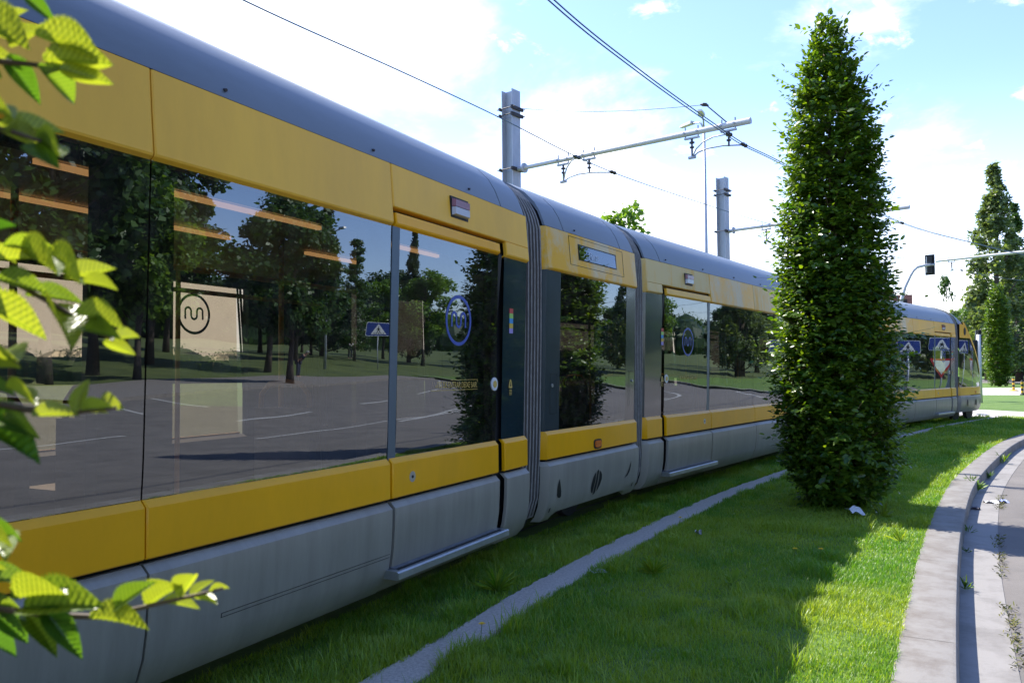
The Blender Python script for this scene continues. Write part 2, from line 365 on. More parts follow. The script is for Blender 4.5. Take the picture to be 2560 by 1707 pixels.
def quad_glass(mb, s0, s1, z0, z1, side=1, dx=0.):
    mb.prism([(mir(side, xg(z0)+dx), s0, z0), (mir(side, xg(z0)+dx), s1, z0), (mir(side, xg(z1)+dx), s1, z1), (mir(side, xg(z1)+dx), s0, z1)], (-.006*side, 0, 0))
def pane(name, s0, s1, fr, side=1, z0=.985, z1=2.415, m=None, parent=None, thick=True):
    mb = MB()
    mb.grid([[(mir(side, xg(z)), s_, z) for s_ in (s0, s1)] for z in [z0, 1.01, 1.04, 1.07, 1.10, 1.14, 1.18, 1.23, 1.28, 1.6, 2.0, z1]])
    return mb.build(name, m or M['glass' if side == 1 else 'glass_far_dark'], parent or tram, None if parent else fr, smooth=True)
def disc(mb, s, z, r, dx, n=20, sy=1., th=.008):
    c = [(xg(z)+dx, s + r*math.cos(2*PI*k/n)*sy, z + r*math.sin(2*PI*k/n)) for k in range(n)]
    mb.prism(c, (-th, 0, 0))
def emblem(name, s, z, m, fr, side=1, dx=.002, parent=None):
    mb = MB(); n = 40; R1, R0 = .176, .152
    def P(a, b): return (mir(side, xg(z+b)+dx), s+a, z+b)
    rows = [[P(R*math.cos(2*PI*k/n), R*math.sin(2*PI*k/n)) for k in range(n)] for R in (R0, R1)]
    mb.grid(rows, closed=True)
    path = [(-.093, -.047)]
    def arc(cx, cz, a0, a1):
        for k in range(9):
            a = math.radians(a0 + (a1-a0)*k/8); path.append((cx+.031*math.cos(a), cz+.031*math.sin(a)))
    arc(-.062, .022, 180, 0); arc(0, -.014, 180, 360); arc(.062, .022, 180, 0); path.append((.093, -.047))
    q = np.array(path); t = unit(np.gradient(q, axis=0)); nn = np.stack([-t[:, 1], t[:, 0]], 1) * .0095
    mb.grid([[P(*p) for p in q + nn], [P(*p) for p in q - nn]])
    return mb.build(name, m, parent or tram, None if parent else fr)
def text_mesh(txt, size, m, name, parent, spacing=1.0, shear=0.):
    cu = bpy.data.curves.new(name, 'FONT'); cu.body = txt; cu.size = size; cu.align_x = 'CENTER'; cu.align_y = 'CENTER'; cu.space_character = spacing; cu.shear = shear
    o = bpy.data.objects.new(name, cu); C.objects.link(o)
    me = bpy.data.meshes.new_from_object(o.evaluated_get(bpy.context.evaluated_depsgraph_get()))
    bpy.data.objects.remove(o); bpy.data.curves.remove(cu); me.materials.clear(); me.materials.append(m); me.name = name
    o = bpy.data.objects.new(name, me); C.objects.link(o); o.parent = parent; return o
def on_side(o, s, z, sx=1., dx=.003):
    """lay a text mesh (xy plane) onto the side: text x -> +y, text y -> +z"""
    R = Matrix(((0, .024, 1, 0), (sx, 0, 0, 0), (0, 1, 0, 0), (0, 0, 0, 1)))
    o.matrix_local = Matrix.Translation((xg(z)+dx, s, z)) @ R

A_ = .4464; W_ = 1.456; Q_ = (LL - 2*A_ - 2*W_) / 2
def door(fr, s0, hand, side=1, detail=True, clear=False):
    """sliding door from s0 to s0+W_; hand=+1: button at its far end"""
    s1 = s0 + W_
    mb = MB(); fl, fl2 = ((s0, s0 + .085), (s1 - .10, s1 - .055)) if hand > 0 else ((s1 - .085, s1), (s0 + .055, s0 + .10))
    quad_glass(mb, fl[0] + .006, fl[1], .99, 2.41, side, .004)
    d = mb.build('door', M['post'], tram, fr)
    g0, g1 = (s0 + .085, s1 - .055) if hand > 0 else (s0 + .055, s1 - .085)
    pane('door_window', g0, g1, None, side, parent=d, m=M['glass_far'] if side == -1 and clear else None)
    mb = MB(); e0, e1 = (s1 - .055, s1 + .0) if hand > 0 else (s0 - .0, s0 + .055)
    quad_glass(mb, e0, e0 + .022, .40, 2.42, side, .006); quad_glass(mb, e0 + .030, e1 + .0, .40, 2.42, side, .003)
    mb.build('rubber_edge', M['dark'], d)
    w0, w1 = (s0, s1 - .05) if hand > 0 else (s0 + .05, s1)
    panel('waist_panel', WAIST, w0 + .012, w1, None, M['yellow'], side, parent=d, g=.008)
    panel('kick_panel', KICK, w0 + .02, w1 - .005, None, M['skirt'], side, parent=d, g=.012)
    # slim yellow head strip below the black slit
    hp = [(-.02, 2.497), (.038, 2.494), (.044, 2.432), (.040, 2.422), (.022, 2.408), (-.02, 2.404)]
    panel('head_strip', hp, w0 + .02, w1, None, M['yellow'] if detail else M['yellow_dull'], side, parent=d, g=.006)
    st = MB(); a0, a1 = s0 - .04, s1 - .05
    if hand < 0: a0, a1 = s0 - .03, s1 + .01
    X = lambda x: mir(side, x)
    prof = [(-.10, .352), (.082, .347), (.094, .339), (.094, .302), (.08, .298), (-.10, .30)]
    st.grid([[(X(x), y, z) for x, z in prof] for y in (a0, a1)])
    st.poly([(X(x), a0, z) for x, z in prof]); st.poly([(X(x), a1, z) for x, z in prof])
    so_ = st.build('door_step', [M['alu']], tram, fr)
    tp = MB(); tp.prism([(X(-.08), a0+.05, .353), (X(.035), a0+.05, .3505), (X(.035), a1-.10, .3505), (X(-.08), a1-.10, .353)], (0, 0, .003))
    tp.build('tread', M['alu_dark'], so_)
    tp = MB(); tp.prism([(X(.042), a0+.05, .3495), (X(.06), a0+.05, .3488), (X(.06), a1-.06, .3488), (X(.042), a1-.06, .3495)], (0, 0, .0025))
    tp.build('groove_strip', M['dark'], so_)
    if side == 1 and detail is not None:
        bs = s1 - .095 if hand > 0 else s0 + .11
        cen = s0 + .82 if hand > 0 else s0 + .745
        emblem('emblem', cen, 1.88, M['blue'], None, 1, parent=d)
        b_ = MB(); disc(b_, bs, 1.43, .050, .007); bo = b_.build('open_button', M['white'], d)
        b_ = MB(); disc(b_, bs, 1.43, .026, .012); b_.build('button_centre', M['text_y'], bo)
        tx = text_mesh('ANTES DE ENTRAR DEIXE SAIR.', .058, M['text_y'], 'lettering', d, .92)
        wdt = max(v.co.x for v in tx.data.vertices) - min(v.co.x for v in tx.data.vertices)
        for v in tx.data.vertices: v.co.x *= .61 / wdt
        on_side(tx, (s0 + .785) if hand > 0 else s0 + .72, 1.432)
        b_ = MB(); ts = (s0 + .785) if hand > 0 else s0 + .72
        for zz_, a, b in ((1.466, -.06, .315), (1.398, -.31, .315)):
            b_.prism([(xg(zz_)+.003, ts+a, zz_), (xg(zz_)+.003, ts+b, zz_), (xg(zz_)+.003, ts+b, zz_+.003), (xg(zz_)+.003, ts+a, zz_+.003)], (-.001, 0, 0))
        b_.prism([(xg(1.45)+.003, ts+.312, 1.45), (xg(1.45)+.003, ts+.315, 1.45), (xg(1.46)+.003, ts+.315, 1.466), (xg(1.46)+.003, ts+.312, 1.466)], (-.001, 0, 0))
        b_.build('lettering_frame', M['text_y'], d)
        ls = s0 + .228 if hand > 0 else s1 - .228
        b_ = MB(); zl = .872; c = [(.016, ls + .034*math.cos(2*PI*k/18), zl + .034*math.sin(2*PI*k/18)) for k in range(18)]; b_.prism(c, (-.01, 0, 0)); lo = b_.build('lock', M['alu'], d)
        b_ = MB(); c = [(.019, ls + .010*math.cos(2*PI*k/10), zl + .010*math.sin(2*PI*k/10)) for k in range(10)]; b_.prism(c, (-.004, 0, 0)); b_.build('keyhole', M['dark'], lo)
    return d

def marker_lamp(fr, s, z=2.655):
    mb = MB(); hs, hz_ = .108, .062; x0, x1 = .02, .062
    def blk(z0, z1, m, nm, par=None):
        b = MB(); ins = .012
        b.hexa([(x0, s-hs, z0), (x0, s+hs, z0), (x0, s+hs, z1), (x0, s-hs, z1), (x1, s-hs+ins, z0 + (ins if z0 < z else 0)), (x1, s+hs-ins, z0 + (ins if z0 < z else 0)), (x1, s+hs-ins, z1 - (ins if z1 > z else 0)), (x1, s-hs+ins, z1 - (ins if z1 > z else 0))])
        return b.build(nm, m, par or tram, None if par else fr)
    base = MB(); base.box((.01, s-hs-.012, z-hz_-.012), (.034, s+hs+.012, z+hz_+.010)); bo = base.build('marker_lamp', M['dark'], tram, fr)
    blk(z+.002, z+hz_, M['red_lens'], 'red_lens', bo); blk(z-hz_, z-.002, M['grey_lens'], 'clear_lens', bo)

def body_core(fr, s0, s1, name='body_frame'):
    """dark gap backing behind the panels, floor and ceiling lining"""
    mb = MB()
    for side in (1, -1):
        X = lambda x: mir(side, x)
        for pr in ([(-.035, 2.79), (-.03, 2.41), (-.16, 2.38), (-.16, 2.74)], [(-.05, .99), (-.05, .72), (-.06, .45), (-.16, .26), (-.34, .21), (-.34, .36), (-.16, .40), (-.14, .97)]):
            mb.grid([[(X(x), y, z) for x, z in pr + pr[:1]] for y in (s0, s1)])
    mb.build(name, M['frame'], tram, fr)  # black backing puts shade into the gaps between panels
    mb = MB(); mb.box((-WID+.13, s0, .34), (-.13, s1, .372)); mb.build('floor', M['inside_floor'], tram, fr)
    mb = MB(); mb.box((-WID+.13, s0, 2.385), (-.13, s1, 2.42)); mb.build('ceiling', M['inside'], tram, fr)
def pillars(fr, spans, side=1, x=-.05):
    for a, b in spans:
        mb = MB(); mb.box((min(mir(side, x), mir(side, x-.07)), a, .97), (max(mir(side, x), mir(side, x-.07)), b, 2.40)); mb.build('pillar', M['frame'], tram, fr)
def seat(fr, x, s, back):
    mb = MB()
    mb.box((x-.21, s-.20, .74), (x+.21, s+.20, .80)); mb.box((x-.21, s + back*.20 - .03, .80), (x+.21, s + back*.20 + .03, 1.32)); mb.box((x-.05, s-.05, .372), (x+.05, s+.05, .74))
    o = mb.build('seat', M['seat'], tram, fr)
    g = MB(); y = s + back*.2
    g.tube([(x-.19, y, 1.28), (x-.18, y, 1.40), (x-.12, y, 1.46), (x, y, 1.475), (x+.12, y, 1.46), (x+.18, y, 1.40), (x+.19, y, 1.28)], .016, 8)
    g.build('grip', M['rail_y'], o, smooth=True)
def roof(fr, s0, s1, seams=(.42,)):
    cuts = [s0] + [s0 + x for x in seams] + [s1 - x for x in reversed(seams)] + [s1]
    for a, b in zip(cuts[:-1], cuts[1:]):
        g = .005; st = [(a + g*.5, -.02), (a + g + .004, 0), (b - g - .004, 0), (b - g*.5, -.02)]
        mb = MB(); mb.grid([[(x + (i if x > -WID/2 else -i) if abs(x + WID/2) > .3 else x, y, z + (i if z > 3 else 0)) for x, z in ROOFP] for y, i in st])
        o = mb.build('roof_shell', M['roof'], tram, fr); smooth_edges(o, 30)
    mb = MB(); rp = [(-.05, 2.80)] + [(x - .03 if x > -WID/2 else x + .03, z - .03) for x, z in ROOFP[1:-1]] + [(-WID + .05, 2.80)]
    mb.grid([[(x, y, z) for x, z in rp] for y in (s0 + .02, s1 - .02)]); mb.poly([(x, s0+.02, z) for x, z in rp]); mb.poly([(x, s1-.02, z) for x, z in rp])
    mb.build('roof_frame', M['frame'], tram, fr)  # dark liner added so the roof seams look black
    mb = MB()
    for y in np.arange(s0 + .6, s1 - .3, 1.15):
        mb = MB(); mb.tube([(-.012, y, 2.842), (.004, y, 2.838)], .008, 8); mb.build('roof_bolt', M['iron'], tram, fr)

def long_car(fr, pal, detail=True, near=False):
    core0, core1 = .02, LL - .02
    body_core(fr, core0, core1); roof(fr, 0, LL)
    seams = [A_, A_ + W_, A_ + W_ + Q_, LL - A_ - W_, LL - A_]
    yc, yw = pal
    for side in (1, -1):
        # cantrail panels: the ones above the doors are notched by a slit over the door's head strip
        for i, (a, b) in enumerate([(0, A_+W_), (A_+W_, A_+W_+Q_), (A_+W_+Q_, LL-A_-W_), (LL-A_-W_, LL)]):
            if i in (0, 3):
                upper = [(.018, 2.792), (.030, 2.62), (.037, 2.532), (.03, 2.526), (-.03, 2.524)]
                panel('cantrail_panel', upper, a, b, fr, yc[i], side, e0=(i == 0), e1=(i == 3))
                lo = [(-.03, 2.526), (.037, 2.526)] + CANT[2:]
                if i == 0: panel('cantrail_corner', lo, 0, A_ - .035, fr, yc[i], side, e0=1)
                else: panel('cantrail_corner', lo, LL - A_ + .045, LL, fr, yc[i], side, e1=1)
            else: panel('cantrail_panel', CANT, a, b, fr, yc[i], side)
        for i, (a, b) in enumerate([(A_+W_, A_+W_+Q_), (A_+W_+Q_, LL-A_-W_)]):
            pane('window', a + .004, b - .004, fr, side, m=M['glass_far'] if side == -1 and near and i == 1 else None)
            panel('waist_panel', WAIST, a, b, fr, yw[i+1], side)
            panel('skirt_panel', SKIRT, a, b, fr, M['skirt'], side, g=.01)
        for i, (a, b) in enumerate([(0, A_), (LL - A_, LL)]):
            ep = MB(); z0, z1 = .99, 2.412
            e = [(a - .035, -.075), (a + .0, 0), (b - .012, 0)] if i == 0 else [(a + .045, 0), (b, 0), (b + .035, -.075)]
            ep.grid([[(mir(side, xg(z) + dx), s, z) for z in (z0, z1)] for s, dx in e])
            eo = ep.build('end_panel', M['teal'], tram, fr)
            if side == 1:
                ss = b - .475 + .05 if False else (LL - .30 if i else A_ + .035)
                ss = LL - .268 if i else A_ - .005
                st = MB()
                for k, c in enumerate('rgbyv'):
                    st.cur = k; z_ = 2.018 - .039*k; st.prism([(xg(z_)+.003, ss-.031, z_), (xg(z_)+.003, ss+.031, z_), (xg(z_-.039)+.003, ss+.031, z_-.039), (xg(z_-.039)+.003, ss-.031, z_-.039)], (-.002, 0, 0))
                st.build('rainbow_sticker', [M['s_'+c] for c in 'rgbyv'], eo)
                st = MB(); zc = 1.425
                c = [(xg(zc)+.003, ss + x, zc + z) for x, z in [(-.030,-.022),(-.028,-.03),(.028,-.03),(.030,-.022),(.022,.008),(.010,.034),(0,.038),(-.010,.034),(-.022,.008)]]
                st.prism(c, (-.002, 0, 0))
                for k in range(4): st.prism([(xg(zc)+.003, ss-.022, zc-.042-.012*k), (xg(zc)+.003, ss+.022, zc-.042-.012*k), (xg(zc)+.003, ss+.022, zc-.047-.012*k), (xg(zc)+.003, ss-.022, zc-.047-.012*k)], (-.002, 0, 0))
                st.build('warning_sticker', M['text_y'], eo)
                st = MB(); disc(st, ss, zc - .008, .010, .0045, 10, th=.001); disc(st, ss, zc + .010, .006, .0045, 10, th=.001); st.build('warning_symbol', M['black'], eo)
            w0, w1 = (a, b - .045) if i == 0 else (a + .045, b)
            panel('waist_panel', WAIST, w0, w1, fr, yw[0 if i == 0 else 3], side, e0=(i == 0), e1=(i == 1))
            panel('skirt_panel', SKIRT, w0, w1, fr, M['skirt'], side, e0=(i == 0), e1=(i == 1), g=.012)
        # doors
        door(fr, A_, -1, side, detail if side == 1 else None)
        door(fr, LL - A_ - W_, 1, side, detail if side == 1 else None, clear=near)
        # skirt strip that runs on below the doors
        low = [(-.03, .30), (-.035, .275), (-.07, .225), (-.12, .19), (-.26, .165)]
        for a in (A_, LL-A_-W_): panel('skirt_lip', low, a - .01, a + W_ + .06, fr, M['skirt'], side)
        pillars(fr, [(.05, A_+.05), (A_+W_-.10, A_+W_+.14), (A_+W_+Q_-.18, A_+W_+Q_+.18), (LL-A_-W_-.16, LL-A_-W_+.10), (LL-A_-.04, LL-.05)], side)
        # header border behind the glass
        mb = MB(); mb.box((min(mir(side, -.05), mir(side, -.12)), .05, 2.29 if side == -1 else 2.355), (max(mir(side, -.05), mir(side, -.12)), LL-.05, 2.404)); mb.build('window_header', M['frame'], tram, fr)
        if side == 1:
            marker_lamp(fr, A_ + .75); marker_lamp(fr, LL - 1.10)
        else: emblem('emblem', LL - .99, 2.04, M['logo_dark'], fr, -1, dx=-.008)
    if near:
        for x, z in ((-.24, 2.352), (-.95, 2.352)):
            for a, b in ((.5, 3.1), (3.3, 5.0), (5.7, 6.3)):
                m_ = MB(); m_.box((x-.014, a, z), (x+.014, b, z+.022)); m_.build('ceiling_light', M['tube'], tram, fr)
    if near is not None:
        m_ = MB()
        for x in (-.85, -1.80): m_.tube([(x, .4, 2.12), (x, LL-.4, 2.12)], .017, 8)
        for s in (1.9, 3.6, 5.35):
            for x in (-.85, -1.80): m_.tube([(x, s, .372), (x, s, 2.385)], .017, 8)
        m_.build('handrail', M['rail_y'], tram, fr, smooth=True)
        for s, bk in ((2.25, -1), (3.1, 1), (3.95, -1), (4.8, 1)):
            for x in (-.50, -WID+.50): seat(fr, x, s, bk)
    # long access flap outlined on the skirt
    if near:
        sk = lambda z: float(np.interp(z, [.36, .47], [.006, .024])) + .002
        mb = MB()
        for a, z0, b, z1 in ((4.02, .443, 5.32, .4455), (4.02, .424, 5.32, .4265), (4.02, .4265, 4.0235, .443)):
            mb.prism([(sk(z0), a, z0), (sk(z0), b, z0), (sk(z1), b, z1), (sk(z1), a, z1)], (-.001, 0, 0))
        mb.build('access_flap', M['black'], tram, fr)

def short_car(fr, pal, front=True):
    body_core(fr, .02, LS - .02); roof(fr, 0, LS, (.36,))
    for side in (1, -1):
        panel('cantrail_panel', CANT, 0, LS, fr, pal[0], side, e0=1, e1=1)
        panel('waist_panel', WAIST, 0, LS, fr, pal[1], side, e0=1, e1=1)
        sk = SKIRT[:7] + [(-.055, .315), (-.10, .27)]
        # skirt with its lower edge cut higher over the bogie
        mb = MB(); rows = []
        for y, ins, zb in ((-.035, -.075, .235), (0, 0, .235), (.14, 0, .235), (.24, 0, .285), (1.68, 0, .285), (1.78, 0, .235), (LS, 0, .235), (LS+.035, -.075, .235)):
            rows.append([(mir(side, x + ins), y, max(z, zb)) for x, z in SKIRT[:8]] + [(mir(side, -.07 + ins), y, zb - .012)])
        mb.grid(rows); smooth_edges(mb.build('skirt_panel', M['skirt'], tram, fr), 25)
        ep = MB(); ep.grid([[(mir(side, xg(z) + dx), s, z) for z in (.99, 2.412)] for s, dx in ((-.035, -.075), (0, .004), (.268, .004))])
        eo = ep.build('end_panel', M['teal_dull'], tram, fr)
        ep = MB(); ep.grid([[(mir(side, xg(z) + dx), s, z) for z in (.99, 2.412)] for s, dx in ((LS-.24, .002), (LS, .002), (LS+.035, -.075))])
        eo2 = ep.build('end_panel', M['teal'], tram, fr)
        pane('window', .274, LS - .246, fr, side)
        pillars(fr, [(.05, .33), (LS-.30, LS-.05)], side)
        if side == 1:
            b = MB()  # small locker door outline with a key lock
            for a in ((.085, 1.15, .088, 1.50), (.205, 1.15, .208, 1.50), (.085, 1.50, .208, 1.503), (.085, 1.15, .208, 1.153)):
                b.prism([(xg(a[1])+.006, a[0], a[1]), (xg(a[1])+.006, a[2], a[1]), (xg(a[3])+.006, a[2], a[3]), (xg(a[3])+.006, a[0], a[3])], (-.001, 0, 0))
            b.build('locker_door', M['black'], eo)
            b = MB(); disc(b, .125, 1.40, .016, .008); b.build('lock', M['alu'], eo)
            b = MB()
            for a in ((LS-.15, 1.15, LS-.147, 1.52), (LS-.15, 1.52, LS-.02, 1.523)):
                b.prism([(xg(a[1])+.004, a[0], a[1]), (xg(a[1])+.004, a[2], a[1]), (xg(a[3])+.004, a[2], a[3]), (xg(a[3])+.004, a[0], a[3])], (-.001, 0, 0))
            b.build('locker_door', M['black'], eo2)
            b = MB(); disc(b, LS-.07, 1.42, .014, .006); b.build('lock', M['alu'], eo2)
            # turn signal
            b = MB(); n = 20; zc, s_ = .822, 1.01
            def sup(k, hs, hz_): a = 2*PI*k/n; c_, s2 = math.cos(a), math.sin(a); return (math.copysign(abs(c_)**.5, c_)*hs, math.copysign(abs(s2)**.5, s2)*hz_)
            b.prism([(.022, s_+sup(k, .086, .046)[0], zc+sup(k, .086, .046)[1]) for k in range(n)], (-.012, 0, 0)); to = b.build('turn_signal', M['dark'], tram, fr)
            b = MB(); b.prism([(.030, s_+sup(k, .068, .033)[0], zc+sup(k, .068, .033)[1]) for k in range(n)], (-.012, 0, 0)); b.build('orange_lens', M['orange'], to)
            # vents in the skirt: curved slots
            def sx(z): return float(np.interp(z, [.2, .265, .36, .47, .60, .708], [-.09, -.03, .006, .024, .032, .0345])) + .004
            def slot(nm, pts):
                b = MB(); P_ = [np.array(p) for p in pts]; zs_ = [p[1] for p in P_]; rows = []
                for z in np.linspace(min(zs_) + 1e-4, max(zs_) - 1e-4, 16):
                    xs_ = []
                    for i in range(len(P_)):
                        p, q = P_[i], P_[(i+1) % len(P_)]
                        if (p[1] - z) * (q[1] - z) < 0: xs_.append(p[0] + (q[0]-p[0]) * (z-p[1]) / (q[1]-p[1]))
                    rows.append([(sx(z), min(xs_), z), (sx(z), max(xs_), z)])
                b.grid(rows); b.build(nm, M['black'], tram, fr)
            slot('vent', [(.185, .582), (.16, .54), (.148, .49), (.150, .44), (.172, .412), (.205, .408), (.232, .418), (.225, .46), (.208, .52)])
            slot('vent', [(1.792, .585), (1.79, .53), (1.765, .48), (1.72, .44), (1.633, .417), (1.70, .46), (1.745, .51)])
            slot('vent', [(.968, .575), (.99, .578), (1.005, .57), (.985, .50), (.962, .40), (.945, .345), (.905, .340), (.915, .40), (.945, .50)])
            slot('vent', [(.935, .555), (.93, .50), (.905, .42), (.888, .358), (.862, .372), (.846, .41), (.848, .46), (.875, .51), (.905, .54)])
            slot('vent', [(1.02, .562), (1.05, .55), (1.072, .52), (1.072, .48), (1.045, .43), (1.005, .385), (.975, .365), (.99, .43), (1.01, .50)])
            for s_ in (.06, LS-.11): slot('vent', [(s_+.012*math.cos(k), .32+.024*math.sin(k)) for k in np.linspace(0, 2*PI, 12)[:-1]])
            if front:
                # destination display: frame line, recess and glass
                def cx_(z): return float(np.interp(z, [2.432, 2.62, 2.792], [.046, .030, .018])) + .0015
                b = MB(); f0, f1, z0, z1 = .43, 1.66, 2.50, 2.768
                for (a0, c0, a1, c1) in ((f0, z0, f1, z0+.004), (f0, z1-.004, f1, z1), (f0, z0, f0+.006, z1), (f1-.006, z0, f1, z1)):
                    b.prism([(cx_(c0), a0, c0), (cx_(c0), a1, c0), (cx_(c1), a1, c1), (cx_(c1), a0, c1)], (-.001, 0, 0))
                do = b.build('destination_display', M['frame'], tram, fr)
                b = MB(); g0, g1, y0, y1 = .622, 1.452, 2.568, 2.700
                b.prism([(cx_(y0)+.001, g0-.012, y0-.008), (cx_(y0)+.001, g1+.03, y0-.008), (cx_(y1)+.001, g1+.03, y1+.012), (cx_(y1)+.001, g0-.012, y1+.012)], (-.002, 0, 0)); b.build('display_surround', M['black'], do)
                b = MB(); b.prism([(cx_(y0)+.006, g0, y0), (cx_(y0)+.006, g1, y0), (cx_(y1)+.0035, g1, y1), (cx_(y1)+.0035, g0, y1)], (-.003, 0, 0)); b.build('display_window', M['display_glass'], do)
                tx = text_mesh('Fânzeres', .095, M['led'], 'lettering', do, 1.12)
                Rm = Matrix(((0, -.09, 1, 0), (1, 0, 0, 0), (0, 1, 0, 0), (0, 0, 0, 1))); tx.matrix_local = Matrix.Translation((cx_(2.63)+.008, 1.0, 2.628)) @ Rm
    # bogie wheels and frame below
    for y in (.45, 1.55):
        for x in (-.62, -WID+.62):
            b = MB(); b.tube([(x-.05, y, .26), (x+.05, y, .26)], .26, 24); wo = b.build('wheel', M['iron'], tram, fr)
            b = MB(); b.tube([(x-.065, y, .26), (x+.065, y, .26)], .09, 16); b.build('hub', M['dark'], wo)
    b = MB(); b.box((-WID+.3, .3, .2), (-.3, 1.7, .34)); b.build('bogie_frame', M['iron'], tram, fr)
M['led'] = pmat('unlit_display_dots', (.62, .68, .78), .6)

def bellows(f0, L0, f1, nm='bellows'):
    prof = [(-.28, .21), (-.12, .28), (-.07, .44), (-.05, .75), (-.04, 1.0), (-.02, 1.8), (-.012, 2.4), (-.02, 2.75)] + [(x - .03, z - .01) for x, z in ROOFP[1:9]]
    prof = prof + [(-WID - x, z) for x, z in prof[-2::-1]]
    nf = 6; rows = []; edges = MB(); mb = MB(); P0 = [f0 @ Vector((x, L0 + .01, z)) for x, z in prof]; P1 = [f1 @ Vector((x, -.01, z)) for x, z in prof]
    cen = (P0[7] + P0[-8]) / 2
    for k in range(2*nf + 1):
        t = k / (2*nf); row = []
        for i, (a, b) in enumerate(zip(P0, P1)):
            p = a.lerp(b, t); c = (f0 @ Vector((-WID/2, L0, 1.6))).lerp(f1 @ Vector((-WID/2, 0, 1.6)), t)
            d = Vector((p.x - c.x, p.y - c.y, 0)); h = max(0, p.z - 2.8); d = d.normalized() * (1 - min(1, h*1.6)) + Vector((0, 0, min(1, h*1.6)))
            dep = -.045 if k % 2 == 0 else .0
            row.append(p + d * dep)
        rows.append(row)
    mb.grid(rows)
    o = mb.build(nm, M['bellows'], tram)
    for k in range(1, 2*nf, 2):
        edges.tube([p for p in rows[k]], .008, 6)
    edges.build('bellows_trim', M['bellows_edge'], o, smooth=True)

F1 = frame(-2.837, END1 - LL, 0)
F2 = frame(-2.8625, 6.3823, .0809)
F3 = frame(-2.7031, 8.7688, .1538)
a4 = .2973; F5 = frame(1.0356 - LL*math.sin(a4), 26.0197 - LL*math.cos(a4), a4)
p3 = np.array([-2.7031 + LL*math.sin(.1538), 8.7688 + LL*math.cos(.1538)]); p5 = np.array([1.0356 - LL*math.sin(a4), 26.0197 - LL*math.cos(a4)])
am = math.atan2(*(p5 - p3)); mid = (p3 + p5) / 2; F4 = frame(mid[0] - LS/2*math.sin(am), mid[1] - LS/2*math.cos(am), am)
F6 = frame(1.1534, 26.3367, .4041)
Y, YF, YP, YD = M['yellow'], M['yellow_faded'], M['yellow_pale'], M['yellow_dull']
long_car(F1, ([YD, YD, YD, YD], [Y, Y, Y, Y]), near=True)
short_car(F2, (YF, Y))
long_car(F3, ([YP, YF, YP, YF], [Y, Y, Y, Y]), detail=False)
short_car(F4, (YF, Y), front=False)
long_car(F5, ([YD, YF, YD, YD], [YD, YD, YD, YD]), detail=False)
bellows(F1, LL, F2); bellows(F2, LS, F3); bellows(F3, LL, F4); bellows(F4, LS, F5); bellows(F5, LL, F6)
# rear of the train, out of the picture, only its solid shape
F0 = frame(-2.837, END1 - LL - .35 - LS, 0); short_car(F0, (Y, Y), front=False); bellows(F0, LS, F1)

